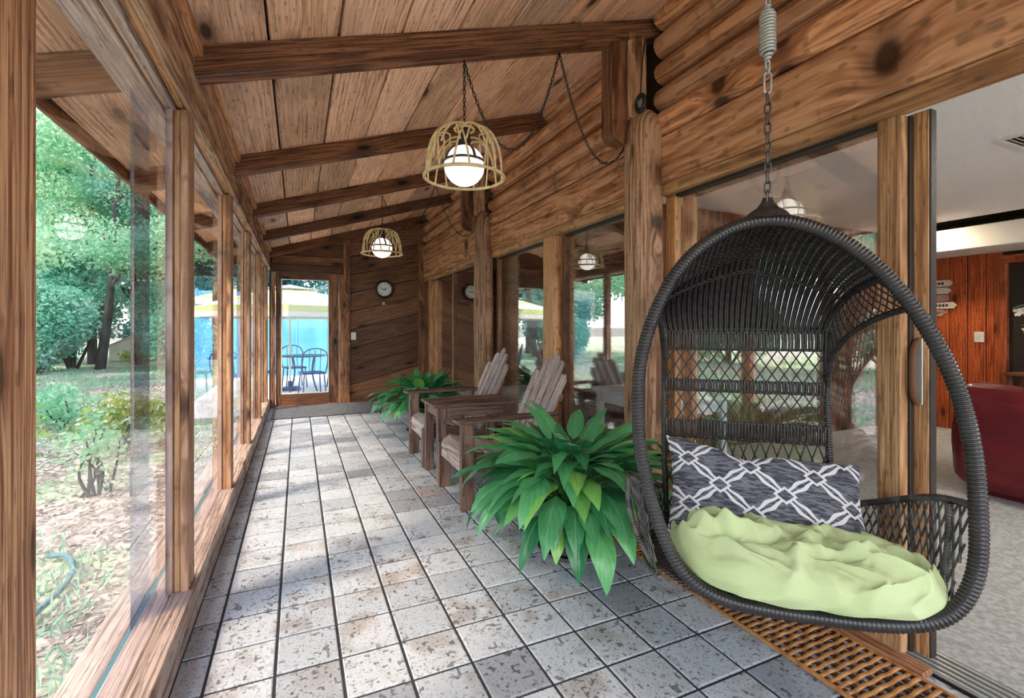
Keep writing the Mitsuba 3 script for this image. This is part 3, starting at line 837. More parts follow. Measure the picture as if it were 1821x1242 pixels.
coil = np.stack([cx + (rr - 0.004) * np.cos(tt * 17 * 2 * math.pi), cy + (rr - 0.004) * np.sin(tt * 17 * 2 * math.pi), zs], 1)
put("spring_coil", tube(coil, 0.0058, 7), "metal_grey", hang, smooth=True, label="grey coil spring")
put("spring_hook", cat(link((cx, cy, zb + 0.008), (0, 0, 1), (1, 0, 0), 0.04, 0.026, 0.004), link((cx, cy, zb + 0.222), (0, 0, 1), (1, 0, 0), 0.04, 0.026, 0.004)), "metal_grey", hang, smooth=True)
z = zb + 0.255
while z < deck(cx) - 0.05:
    a = k % 2 * math.pi / 2 + 0.35
    put("link", link((cx, cy, z), (0, 0, 1), (math.cos(a), math.sin(a), 0), 0.046, 0.024, 0.0034), "metal_chain", hang, smooth=True)
    z += pitch; k += 1
put("ceiling_hook", cat(tube([(cx, cy, z - 0.03), (cx + 0.016, cy, z - 0.012), (cx, cy, z + 0.01), (cx, cy, deck(cx) + 0.003)], 0.004, 6), lathe([(0.0, deck(cx) - 0.012), (0.03, deck(cx) - 0.010), (0.034, deck(cx) + 0.004), (0.0, deck(cx) + 0.004)], 20, (cx, cy, 0))), "metal_black", hang, smooth=30)

# seat cushion: a soft sack with folds
sp = trimesh.creation.icosphere(subdivisions=6, radius=1.0)
v = sp.vertices.copy()
sg = np.sign(v) * np.abs(v) ** np.array([0.72, 0.72, 0.85])
a = 0.080 - 0.035 * sg[:, 1] + (0.388 - 0.012 * sg[:, 1]) * sg[:, 0]; b = 0.100 + 0.277 * sg[:, 1]; zc = sg[:, 2]
q = np.stack([a * 3.0, b * 3.0, zc * 0.6], 1)
th = 0.092 + 0.022 * (meshkit.fbm(q * 1.4 + 4, 3, 3) - 0.5) * 2
warp = meshkit.fbm(np.stack([a * 4, b * 4, zc], 1), 2, 9)
def ridge(x): return 1 - np.abs(2 * (x - np.floor(x)) - 1)
f1 = ridge(a * 3.2 - b * 5.0 + 1.9 * warp)
f2 = ridge(a * 6.5 + b * 4.2 + 2.6 * warp + 0.3)
f3 = meshkit.fbm(np.stack([a * 15 + b * 8, b * 10 - a * 6, zc * 2], 1), 3, 2)
front = np.clip((0.10 - b) / 0.2, 0, 1)
up = zc > -0.2
h = zc * th - 0.030 * np.clip((b - 0.12) / 0.2, 0, 1) + np.clip(zc * 1.6, 0, 1) * np.clip((0.20 - b) / 0.20, 0.05, 1) * (0.011 * ridge(a * 11 + b * 8 + 3.2 * warp) ** 5 + 0.046 * f1 ** 4 * (0.3 + warp) + 0.026 * f2 ** 5 + 0.030 * (f3 - 0.5))
h += np.where(zc > 0, 0.030 * np.exp(-((a + 0.22) / 0.14) ** 2 - ((b - 0.02) / 0.12) ** 2), 0)
rc = np.random.default_rng(12)
for _ in range(15):                       # creases: sharp valleys with a swollen lip beside them
    ca, cb, cd = rc.uniform(-0.28, 0.46), rc.uniform(-0.10, 0.16), rc.uniform(-0.9, 0.25)
    cl, cw, ck = rc.uniform(0.07, 0.17), rc.uniform(0.009, 0.015), rc.uniform(-5, 5)
    s_ = (a - ca) * math.cos(cd) + (b - cb) * math.sin(cd)
    t_ = -(a - ca) * math.sin(cd) + (b - cb) * math.cos(cd) - ck * s_ ** 2
    env = np.exp(-(s_ / cl) ** 4) * np.clip(zc * 2.5 + 0.4, 0, 1)
    h += env * (-0.020 * np.exp(-(t_ / cw) ** 2) + 0.015 * np.exp(-((t_ - 2.4 * cw) / (1.6 * cw)) ** 2))
b = b - 0.012 * front * f2 ** 2
P = np.array([W(x, y, 0.402 + w) for x, y, w in zip(a, b, h)])
m = trimesh.Trimesh(P, sp.faces, process=False)
trimesh.smoothing.filter_taubin(m, iterations=3)
k = put("seat_cushion", m, "cushion_mat", smooth=True)
labels[k] = {"label": "crumpled lime green seat cushion lying in the black wicker hanging chair", "category": "cushion"}

# patterned pillow leaning on the chair's back
nu, nv_ = 66, 42
U, Vv = np.meshgrid(np.linspace(-1, 1, nu), np.linspace(-1, 1, nv_), indexing="ij")
w0, h0 = 0.352, 0.196
def side_(sgn):
    prof = np.maximum(0, (1 - np.abs(U) ** 2.6)) ** 0.55 * np.maximum(0, (1 - np.abs(Vv) ** 2.6)) ** 0.55
    x = w0 * U * (1 - 0.07 * (1 - Vv ** 2) * np.abs(U) ** 3); y = h0 * Vv * (1 - 0.12 * (1 - U ** 2) * np.abs(Vv) ** 3)
    y = y - 0.035 * np.exp(-((U + 0.18) / 0.22) ** 2) * np.clip(Vv, 0, 1) ** 2
    pz = sgn * prof * (0.075 + 0.012 * (meshkit.fbm(np.stack([U * 2, Vv * 2, U * 0 + sgn], -1), 2, 5) - 0.5))
    return x, y, pz
Pv, uvs, F = [], [], []
ey = np.array([0, 0.52, 0.854])  # up direction in (a, b, z)
en = np.array([0, -0.854, 0.52])
for sgn in (1, -1):
    x, y, pz = side_(sgn)
    lean = 0.05 * (U)                       # the right end sits lower
    loc = np.stack([x + 0.02, np.zeros_like(x), -0.034 * U], -1) + y[..., None] * ey + pz[..., None] * en + np.array([0.008, 0.248, 0.540])
    Pv.append(np.array([W(*p) for p in loc.reshape(-1, 3)]))
    uvs.append(np.stack([x + 0.045, y - 0.01], -1).reshape(-1, 2))
    i = np.arange(nu - 1)[:, None]; j = np.arange(nv_ - 1)[None]
    aa, bb_, cc, dd = i * nv_ + j, (i + 1) * nv_ + j, (i + 1) * nv_ + j + 1, i * nv_ + j + 1
    f = np.concatenate([np.stack([aa, bb_, cc], -1).reshape(-1, 3), np.stack([aa, cc, dd], -1).reshape(-1, 3)])
    F.append((f if sgn > 0 else f[:, ::-1]) + (0 if sgn > 0 else nu * nv_))
m = trimesh.Trimesh(np.vstack(Pv), np.vstack(F), process=False)
k = put("pillow", m, "pillow_mat", smooth=True, uv=np.vstack(uvs))
labels[k] = {"label": "charcoal pillow with white trellis pattern propped in the hanging chair", "category": "pillow"}

# ------------------------------------------------------------------ pendant lamps
principled("lamp_strap", (0.05, 0.045, 0.04), 0.5, 0.4)


def chain_path(pts, n_per_m=46, wire=0.0026, length=0.030, width=0.017):
    p = np.asarray(pts, float)
    L = np.r_[0, np.cumsum(np.linalg.norm(np.diff(p, axis=0), axis=1))]
    n = max(2, int(L[-1] * n_per_m))
    ms = []
    for k in range(n):
        s = (k + 0.5) / n * L[-1]
        c = np.array([np.interp(s, L, p[:, j]) for j in range(3)])
        d = np.array([np.interp(min(s + 0.01, L[-1]), L, p[:, j]) - np.interp(max(s - 0.01, 0), L, p[:, j]) for j in range(3)])
        d /= np.linalg.norm(d)
        ref = np.array([0, 1, 0.2]) if abs(d[1]) < 0.9 else np.array([1, 0, 0])
        s1 = np.cross(d, ref); s1 /= np.linalg.norm(s1)
        s2 = np.cross(d, s1)
        ms.append(link(c, d, s1 if k % 2 else s2, length, width, wire))
    return cat(*ms)


def sag(a, b, drop, n=24):
    a, b = np.array(a, float), np.array(b, float)
    t = np.linspace(0, 1, n)[:, None]
    return a * (1 - t) + b * t - np.array([0, 0, 1.0]) * 4 * drop * t * (1 - t)


def lamp(name, x, y, ztop, label, hook2, wall_pt, drops, beam_z):
    t = thing(name, label, "lamp", "rattan pendant lamps over the porch")
    R, zr = 0.205, ztop - 0.27
    ring = np.stack([x + R * np.cos(np.linspace(0, 2 * math.pi, 48, endpoint=False)), y + R * np.sin(np.linspace(0, 2 * math.pi, 48, endpoint=False)), np.full(48, zr)], 1)
    sh = t + "__lamp_shade"
    put("lamp_shade", tube(ring, 0.0085, 8, True), "rattan", t, smooth=True)

    def pt(th, s):      # s 0 at the rim, 1 at the crown
        r = R * (0.96 * math.cos(s * 1.30) ** 0.62 if s < 1 else 0)
        return np.array([x + r * math.cos(th), y + r * math.sin(th), zr + 0.245 * math.sin(s * math.pi / 2) ** 0.95])
    for lo, n_arch, wd_, hi, off in ((0.0, 8, 0.60, 0.80, 0.0), (0.34, 9, 0.62, 0.97, 0.25)):
        for kk in range(n_arch):
            th0 = 2 * math.pi * (kk + off) / n_arch
            q = [pt(th0 + u * wd_, lo + (hi - lo) * (1 - abs(u) ** 2.6)) for u in np.linspace(-1, 1, 21)]
            put("cane_arch", tube(q, 0.0052, 6), "rattan", sh, smooth=True)
    crown = np.stack([x + 0.05 * np.cos(np.linspace(0, 2 * math.pi, 20, endpoint=False)), y + 0.05 * np.sin(np.linspace(0, 2 * math.pi, 20, endpoint=False)), np.full(20, ztop - 0.02)], 1)
    put("crown_ring", tube(crown, 0.007, 6, True), "rattan", sh, smooth=True)
    gz = zr + 0.060
    g_ = trimesh.creation.icosphere(subdivisions=4, radius=0.104); g_.apply_translation((x, y, gz))
    put("globe", g_, "plastic_white", t, smooth=True, label="white glass globe", emitter={"type": "area", "radiance": {"type": "rgb", "value": [LAMP, LAMP * 0.95, LAMP * 0.86]}})
    rs = np.linspace(0, 2 * math.pi, 40, endpoint=False)
    straps = [tube(np.stack([x + 0.1055 * np.cos(rs), y + 0.1055 * np.sin(rs), np.full(40, gz + 0.018)], 1), 0.0060, 6, True)]
    for th in (0.2, 1.77, 3.34, 4.91):
        q = [np.array([x + 0.1065 * math.cos(f) * math.cos(th), y + 0.1065 * math.cos(f) * math.sin(th), gz + 0.1065 * math.sin(f)]) for f in np.linspace(0.17, 1.5, 12)]
        straps.append(tube(q, 0.0070, 6))
    put("strap", cat(*straps), "lamp_strap", t, smooth=True)
    put("socket", lathe([(0.0, gz + 0.095), (0.03, gz + 0.098), (0.034, gz + 0.13), (0.022, ztop + 0.0), (0.008, ztop + 0.012), (0.0, ztop + 0.012)], 20, (x, y, 0)), "metal_black", t, smooth=40)
    put("chain", chain_path([(x, y, ztop + 0.01), (x, y, beam_z(x))]), "metal_black", t, smooth=True)
    put("swag_chain", chain_path(sag((x, y, beam_z(x) - 0.01), hook2, drops[0])), "metal_black", t, smooth=True)
    put("swag_chain", chain_path(sag(hook2, wall_pt, drops[1])), "metal_black", t, smooth=True)
    for h in ((x, y, beam_z(x)), hook2):
        put("hook", tube([(h[0], h[1], h[2] + 0.006), (h[0], h[1], h[2] - 0.01), (h[0] + 0.01, h[1], h[2] - 0.022), (h[0], h[1], h[2] - 0.03)], 0.0032, 6), "metal_black", t, smooth=True)


bz = lambda x: deck(x) - 0.117
lamp("pendant_lamp", 0.782, 2.34, 2.245, "rattan dome pendant with white globe hung from the nearest beam", (1.345, 2.34, bz(1.345)), (1.865, 2.40, 2.36), (0.50, 0.34), bz)
lamp("pendant_lamp", 0.79, 5.04, 2.235, "rattan dome pendant with white globe hanging before the dark far wall", (1.355, 5.04, bz(1.355)), (1.865, 5.09, 2.36), (0.42, 0.30), bz)
gr = thing("cord_grommet", "round black cord ring fixed at the top of the log post", "cord ring")
ths = np.linspace(0, 2 * math.pi, 28, endpoint=False)
put("ring", tube(np.stack([1.80 + 0.0 * ths, 2.195 + 0.034 * np.cos(ths), 2.495 + 0.044 * np.sin(ths)], 1), 0.013, 8, True), "metal_black", gr, smooth=True)
m = lathe([(0.0, 0.0), (0.026, 0.0), (0.023, 0.012), (0.0, 0.014)], 20); m.apply_transform(trimesh.transformations.rotation_matrix(-math.pi / 2, [0, 1, 0])); m.apply_translation((1.81, 2.195, 2.495))
put("insert", m, "metal_grey", gr, smooth=40)
put("cord", tube([(1.802, 2.20, 2.54), (1.84, 2.23, 2.75), (1.875, 2.246, deck(1.87) - 0.12)], 0.004, 6), "metal_black", gr, smooth=True)

# ------------------------------------------------------------------ adirondack chairs and the table between them


def adirondack(y0, y1, arm_side, label):
    t = thing("adirondack_chair", label, "chair", "weathered adirondack chairs")
    yl = [y0, y1]
    # front legs: the arm side's runs up to the arm, the other stops under the seat
    for k, y in enumerate(yl):
        full = (k == 0) == (arm_side < 0)
        wput("leg", bx(0.965, 1.055, y - (0.0 if k == 0 else 0.045), y + (0.045 if k == 0 else 0.0), 0.0, 0.575 if full else 0.335, 0.004), "wood_chair", (0, 0, 1), t)
    for k, y in enumerate(yl):
        yi = y + 0.047 if k == 0 else y - 0.069
        P = Polygon([(1.0, 0.25), (1.0, 0.345), (1.06, 0.362), (1.50, 0.272), (1.78, 0.0), (1.66, 0.0), (1.42, 0.18)])
        wput("side_rail", extrude(P, 0.022, frame4((0, yi, 0), (1, 0, 0), (0, 0, 1), (0, 1, 0))), "wood_chair", (1, 0, -0.2), t)
    a, b = y0 + 0.046, y1 - 0.046
    spots = [(0.988, 0.268, 84), (0.990, 0.330, 80), (1.022, 0.372, 32), (1.095, 0.372, -11), (1.175, 0.355, -12), (1.255, 0.338, -12), (1.335, 0.320, -12), (1.415, 0.302, -13)]
    for x, z, d in spots:
        d = math.radians(d)
        ex = np.array([math.cos(d), 0, math.sin(d)])
        wput("seat_slat", obox((x, (a + b) / 2, z), (0, 1, 0), ex, (b - a - 0.004, 0.068 if abs(d) < 1.2 else 0.056, 0.019), 0.005), "wood_grey", (0, 1, 0), t)
    yc = (y0 + y1) / 2
    lean = np.array([0.43, 0, 0.903]); lean /= np.linalg.norm(lean)
    base = np.array([1.475, yc, 0.235])
    for k in range(5):
        o = k - 2
        L = 0.84 - 0.055 * abs(o) ** 1.5
        fan = np.array([lean[0], 0.020 * o, lean[2]]); fan /= np.linalg.norm(fan)
        c = base + np.array([0, o * 0.097, 0])
        hw0, hw1 = 0.033, 0.038
        side = np.cross(np.cross(fan, [0, 1, 0]), fan); side /= np.linalg.norm(side)
        cut = 0.030 * (-o)                    # slanted tops make the fan's arch
        P = Polygon([(-hw0, 0), (hw0, 0), (hw1, L + min(0, -0.018 * o) - (0.02 if o == 0 else 0)), (hw1 * 0.1, L + 0.012), (-hw1, L + min(0, 0.018 * o) - (0.02 if o == 0 else 0))])
        nn = np.cross(side, fan)
        wput("back_slat", extrude(P, 0.019, frame4(c, side, fan, nn)), "wood_grey", fan, t)
    for s_, xx in ((0.30, 0.0), (0.62, 0.0)):
        c = base + lean * s_ * 0.84 + np.array([0.022, 0, -0.01])
        wput("back_brace", obox(c, (0, 1, 0), lean, (y1 - y0 - 0.02, 0.06, 0.022), 0.004), "wood_chair", (0, 1, 0), t)
    ya = y0 if arm_side < 0 else y1
    ylo, yhi = (ya - 0.045, ya + 0.085) if arm_side < 0 else (ya - 0.085, ya + 0.045)
    P = Polygon([(0.925, ylo + 0.02), (0.945, ylo), (1.45, ylo + 0.01), (1.70, ylo + 0.02), (1.70, ylo + 0.085), (1.45, yhi - 0.012), (0.945, yhi), (0.925, yhi - 0.02)])
    wput("armrest", extrude(P, 0.022, frame4((0, 0, 0.576), (1, 0, 0), (0, 1, 0), (0, 0, 1))), "wood_chair", (1, 0, 0), t)
    wput("leg", bx(1.60, 1.65, ya - 0.02 if arm_side > 0 else ya - 0.02, ya + 0.02, 0.0, 0.575, 0.004), "wood_chair", (0, 0, 1), t)
    return t


adirondack(2.945, 3.520, -1, "weathered slatted adirondack chair just behind the big leafy potted plant")
adirondack(4.005, 4.560, 1, "weathered slatted adirondack chair farther along, beside the plant near the corner")
tb = thing("side_table", "dark wooden slatted table set between the two adirondack chairs", "table")
for k in range(4):
    y = 3.545 + k * 0.113
    wput("top_slat", bx(0.945, 1.62, y, y + 0.108, 0.578, 0.600, 0.004), "wood_chair", (1, 0, 0), tb)
for x in (0.975, 1.53):
    for y in (3.56, 3.935):
        wput("leg", bx(x, x + 0.07, y, y + 0.045, 0.0, 0.578, 0.004), "wood_chair", (0, 0, 1), tb)
wput("apron", bx(0.985, 1.005, 3.605, 3.935, 0.50, 0.577, 0.003), "wood_chair", (0, 1, 0), tb)
wput("apron", bx(1.05, 1.53, 3.565, 3.585, 0.50, 0.577, 0.003), "wood_chair", (1, 0, 0), tb)
wput("apron", bx(1.05, 1.53, 3.955, 3.975, 0.50, 0.577, 0.003), "wood_chair", (1, 0, 0), tb)

# ------------------------------------------------------------------ potted plants


def leaf_mesh(base, phi, el0, L, bend, wid, frac, twist, idn):
    """(blade mesh, its uv, petiole path) of an arching lance-shaped leaf."""
    n = 26
    s = np.linspace(0, 1, n)
    el = el0 - bend * s ** 1.35
    d = np.stack([np.cos(el) * math.cos(phi), np.cos(el) * math.sin(phi), np.sin(el)], 1)
    p = np.array(base) + np.vstack([np.zeros(3), np.cumsum((d[:-1] + d[1:]) / 2, axis=0)]) * L / (n - 1)
    i0 = int(frac * (n - 1))
    side = np.array([-math.sin(phi), math.cos(phi), 0])
    q = p[i0:]; dd = d[i0:]
    m = len(q)
    t = np.linspace(0, 1, m)
    w = wid * np.sin(math.pi * np.clip(t, 0, 1) ** 0.72) ** 0.85 * (1 - 0.25 * t) + 0.0008
    nor = np.cross(dd, side)
    nor *= np.sign(nor[:, 2:3] + 1e-9) if False else 1
    cols = np.linspace(-1, 1, 5)
    wav = 0.10 * np.sin(t * 14 + idn)[:, None]
    cup = 0.22
    tw = twist * t
    V = []
    for c in cols:
        sd = side * np.cos(tw)[:, None] + nor * np.sin(tw)[:, None]
        nn = nor * np.cos(tw)[:, None] - side * np.sin(tw)[:, None]
        V.append(q + sd * (c * w)[:, None] - nn * ((cup * abs(c)) * w)[:, None] * 1.0 + nn * (wav[:, 0] * abs(c) * w)[:, None])
    V = np.stack(V, 1).reshape(-1, 3)
    uv = np.stack([np.repeat(t * L * 0.6 + idn, 5), np.tile(cols, m) + 4 * idn + 2], 1)
    i = np.arange(m - 1)[:, None]; j = np.arange(4)[None]
    a, b, c_, e = i * 5 + j, (i + 1) * 5 + j, (i + 1) * 5 + j + 1, i * 5 + j + 1
    F = np.concatenate([np.stack([a, b, c_], -1).reshape(-1, 3), np.stack([a, c_, e], -1).reshape(-1, 3)])
    return trimesh.Trimesh(V, F, process=False), uv, p[:i0 + 1]


def potted_plant(x, y, label, pot_r, pot_h, n, reach, seed, hmin=-0.01):
    r_ = np.random.default_rng(seed)
    t = thing("potted_plant", label, "potted plant")
    prof = [(0, 0.022), (pot_r * 0.80, 0.022), (pot_r * 0.86, 0.05), (pot_r * 0.90, 0.09), (pot_r * 0.955, 0.10), (pot_r * 0.955, 0.115), (pot_r * 0.92, 0.125), (pot_r * 0.97, pot_h - 0.06), (pot_r * 1.04, pot_h - 0.05), (pot_r * 1.06, pot_h - 0.012),
            (pot_r * 1.03, pot_h), (pot_r * 0.96, pot_h), (pot_r * 0.93, pot_h - 0.03), (0, pot_h - 0.04)]
    k = put("pot", lathe(prof, 40, (x, y, 0)), "pot_mat", t, smooth=35)
    put("soil", lathe([(0, pot_h - 0.038), (pot_r * 0.90, pot_h - 0.034), (pot_r * 0.90, pot_h - 0.028), (0, pot_h - 0.012)], 24, (x, y, 0)), "soil", k, smooth=True)
    put("saucer", lathe([(0, 0.001), (pot_r * 0.95, 0.001), (pot_r * 1.12, 0.028), (pot_r * 1.10, 0.034), (pot_r * 0.93, 0.012), (0, 0.010)], 40, (x, y, 0)), "pot_mat", t, smooth=35)
    stems = []
    for i in range(n):
        f = (i + 0.5) / n
        phi = i * 2.39996 + r_.uniform(-0.3, 0.3)
        el0 = math.radians(88 - 46 * f ** 0.9 + r_.uniform(-12, 12))
        L = reach * (0.56 + 0.28 * (1 - abs(f - 0.5)) + r_.uniform(-0.15, 0.15))
        bend = (1.40 + 0.72 * f) * r_.uniform(0.8, 1.25)
        b = (x + 0.45 * pot_r * math.cos(phi) * f, y + 0.45 * pot_r * math.sin(phi) * f, pot_h - 0.03)
        m, uv, pet = leaf_mesh(b, phi, el0, L, bend, 0.060 * r_.uniform(0.75, 1.2), r_.uniform(0.46, 0.60), r_.uniform(-0.6, 0.6), new_id())
        v = m.vertices
        v[:, 2] = np.where(v[:, 2] < 0.012, 0.012 + 0.03 * r_.random() + 0.1 * np.maximum(0, v[:, 2] + 0.1), v[:, 2])
        v[:, 0] = np.minimum(v[:, 0], 1.78 - 0.02 * r_.random())
        put("leaf", trimesh.Trimesh(v, m.faces, process=False), "lily_leaf", t, smooth=True, uv=uv)
        stems.append(tube(pet[::3] if len(pet) > 6 else pet, 0.0038, 5))
    put("stems", cat(*stems), "lily_stem", t, smooth=True, kind="stuff")
    return t


potted_plant(1.345, 2.21, "large glossy leafy plant in a dark ribbed pot beside the hanging chair", 0.165, 0.27, 215, 0.80, 21)
potted_plant(1.30, 5.42, "leafy green plant behind the farther adirondack chair near the corner", 0.16, 0.30, 150, 0.74, 22)

# ------------------------------------------------------------------ mats, clock, switch
t = thing("floor_mat", "brown woven cane runner lying along the sliding door under the hanging chair", "mat")
put("border", cat(bx(1.612, 1.628, 0.45, 2.55, 0.001, 0.013, 0.003), bx(1.918, 1.934, 0.45, 2.55, 0.001, 0.013, 0.003), bx(1.612, 1.934, 0.434, 0.45, 0.001, 0.013, 0.003), bx(1.612, 1.934, 2.55, 2.566, 0.001, 0.013, 0.003)), "cane_mat", t)
put("warp", cat(*[bx(1.633 + 0.0465 * k, 1.648 + 0.0465 * k, 0.45, 2.55, 0.001, 0.010, 0.002) for k in range(7)]), "cane_dark", t, kind="stuff")
n = 72
for k in range(n):
    y = 0.45 + (k + 0.5) * 2.10 / n
    xs = np.linspace(1.628, 1.918, 43)
    z = 0.0095 + 0.0055 * np.sin((xs - 1.6405) / 0.0465 * math.pi + k * math.pi)
    q = np.stack([xs, np.full_like(xs, y), np.maximum(z, 0.004)], 1)
    m = tube(q, 0.0088, 6)
    m.vertices[:, 2] = 0.55 * (m.vertices[:, 2] - 0.0095) + 0.0095
    put("cane", m, "cane_mat", t, smooth=True)
k = put("door_mat", bx(-0.325, 1.09, 6.90, 7.93, 0.001, 0.013, 0.004), "door_mat_grey")
labels[k] = {"label": "grey flat door mat on the tiles before the glazed door", "category": "mat"}


def rot_to_y(m, at):
    m.apply_transform(trimesh.transformations.rotation_matrix(math.pi / 2, [1, 0, 0]))   # z -> -y
    m.apply_translation(at)
    return m


t = thing("wall_clock", "round white dial in a dark ring frame on the dark plank wall", "clock")
C = (1.287, 7.985, 1.83)
put("frame", rot_to_y(lathe([(0.112, 0.0), (0.150, 0.0), (0.152, 0.02), (0.135, 0.035), (0.114, 0.026)] + [(0.112, 0.0)], 40), C), "metal_black", t, smooth=35)
put("dial", rot_to_y(lathe([(0, 0), (0.114, 0), (0.114, 0.014), (0, 0.014)], 40), C), "clock_face", t)
ticks = []
for k in range(12):
    a = k * math.pi / 6
    ticks.append(obox((C[0] + 0.092 * math.sin(a), C[1] - 0.0145, C[2] + 0.092 * math.cos(a)), (math.cos(a), 0, -math.sin(a)), (0, 1, 0), (0.008, 0.002, 0.020), 0))
put("hour_marks", cat(*ticks), "text_dark", t)
put("hand", obox((C[0] + 0.022, C[1] - 0.017, C[2] + 0.012), (0.86, 0, 0.5), (0, 1, 0), (0.062, 0.002, 0.007), 0), "text_dark", t)
put("hand", obox((C[0] - 0.026, C[1] - 0.019, C[2] + 0.008), (-0.95, 0, 0.3), (0, 1, 0), (0.082, 0.002, 0.005), 0), "text_dark", t)
put("emblem", bx(C[0] - 0.035, C[0] + 0.035, C[1] - 0.0155, C[1] - 0.013, C[2] - 0.02, C[2] + 0.004, 0), "soft_teal", t)
t = thing("pull_bell", "small white bell hanging on the plank wall below the round dial", "bell")
put("cord", tube([(C[0] - 0.01, 7.975, 1.675), (C[0] - 0.01, 7.975, 1.62)], 0.004, 6), "metal_black", t)
put("body", lathe([(0, 0), (0.026, 0.0), (0.020, 0.022), (0.014, 0.042), (0, 0.050)], 20, (C[0] - 0.01, 7.972, 1.575)), "plastic_white", t, smooth=40)
t = thing("light_switch", "white light switch plate on the plank wall beside the glazed door", "switch")
put("plate", bx(0.765, 0.845, 7.968, 7.986, 1.005, 1.125, 0.004), "plastic_white", t)
put("toggle", bx(0.797, 0.813, 7.958, 7.970, 1.045, 1.085, 0.003), "plastic_white", t)

# ------------------------------------------------------------------ living room furniture


def rbox(x0, x1, y0, y1, z0, z1, r, seg=10):
    s = manifold3d.Manifold.sphere(r, seg * 2)
    hull = manifold3d.Manifold.batch_hull([s.translate([x, y, z]) for x in (x0 + r, x1 - r) for y in (y0 + r, y1 - r) for z in (z0 + r, z1 - r)])
    m = hull.to_mesh()
    return trimesh.Trimesh(m.vert_properties[:, :3], m.tri_verts, process=False)


def soften(m, amp, seed, f=5):
    m = m.copy().subdivide_to_size(0.09)
    v = m.vertices; n = m.vertex_normals
    m.vertices = v + n * (amp * (meshkit.fbm(v * f, 3, seed) - 0.5))[:, None]
    return m


t = thing("sofa", "dark red leather sofa standing on the pale carpet behind the open door", "sofa")
put("back", soften(rbox(4.30, 4.62, -0.20, 1.86, 0.06, 0.80, 0.12), 0.05, 3), "leather_red", t, smooth=True)
put("armrest", soften(rbox(4.42, 5.25, 1.50, 1.88, 0.06, 0.62, 0.12), 0.04, 5), "leather_red", t, smooth=True)
put("armrest", soften(rbox(4.42, 5.25, -0.22, 0.14, 0.06, 0.62, 0.12), 0.04, 6), "leather_red", t, smooth=True)
for k, (a, b) in enumerate(((0.16, 0.82), (0.83, 1.49))):
    put("seat_cushion", soften(rbox(4.60, 5.28, a, b, 0.26, 0.47, 0.07), 0.03, 8 + k), "leather_red", t, smooth=True)
    put("back_cushion", soften(rbox(4.56, 4.80, a, b, 0.45, 0.90, 0.09), 0.05, 11 + k), "leather_red", t, smooth=True)
put("base", rbox(4.44, 5.22, -0.10, 1.76, 0.008, 0.28, 0.05), "leather_red", t, smooth=30)
z = 1.765
for k, (y0, y1, tilt, m) in enumerate(((3.00, 3.30, 1, "sign_mat"), (2.98, 3.24, -1, "sign_mat"), (3.03, 3.30, 1, "wood_grey"), (2.96, 3.28, 0, "sign_mat"), (3.03, 3.26, -1, "wood_grey"))):
    names = ["topmost pale plank sign of the stack on the red panelled wall", "second pale plank sign from the top on the red panelled wall", "grey plank sign in the middle of the stack on the red wall",
             "pale pointed plank sign second from the bottom on the red wall", "grey plank sign at the bottom of the stack on the red wall"]
    h = 0.075
    P = Polygon([(-y1, z - h), (-y0 + (-0.04 if tilt < 0 else 0), z - h), (-y0 + (0.03 if tilt >= 0 else 0), z - h / 2), (-y0 + (-0.04 if tilt < 0 else 0), z), (-y1, z)])
    s = thing("plank_sign", names[k], "sign", "plank signs on the living room wall")
    M = frame4((7.018, 0, 0), (0, -1, 0), (0, 0, 1), (-1, 0, 0))
    wput("board", extrude(P, 0.018, M), m, (0, 1, 0), s)
    if k in (0, 3):
        put("print", cat(*[bx(6.9985, 7.001, y0 + 0.05 + 0.033 * j, y0 + 0.05 + 0.033 * j + 0.022, z - 0.052, z - 0.024, 0) for j in range(5)]), "text_dark", s)
    z -= 0.088
t = thing("wall_outlet", "white switch plate on the red panelled living room wall", "switch")
put("plate", bx(7.005, 7.022, 2.69, 2.775, 1.035, 1.155, 0.004), "plastic_white", t)
put("toggle", cat(bx(6.998, 7.006, 2.712, 2.726, 1.075, 1.115, 0.002), bx(6.998, 7.006, 2.740, 2.754, 1.075, 1.115, 0.002)), "plastic_white", t)
t = thing("air_vent", "slatted white air vent in the living room ceiling", "vent")
put("frame", cat(bx(3.92, 4.36, 1.18, 1.20, 2.345, 2.361, 0), bx(3.92, 4.36, 1.43, 1.45, 2.345, 2.361, 0), bx(3.92, 3.94, 1.2, 1.43, 2.345, 2.361, 0), bx(4.34, 4.36, 1.2, 1.43, 2.345, 2.361, 0)), "white_paint", t)
for k in range(8):
    y = 1.215 + 0.027 * k
    put("slat", obox((4.14, y, 2.353), (1, 0, 0), (0, 0.8, 0.6), (0.40, 0.020, 0.003), 0), "white_paint", t)
put("duct", bx(3.94, 4.34, 1.2, 1.43, 2.3595, 2.3615, 0), "dark_frame", t)
t = thing("orchid", "white orchid sprays in a dark pot on a stand by the dark doorway", "flower")
r_ = np.random.default_rng(4)
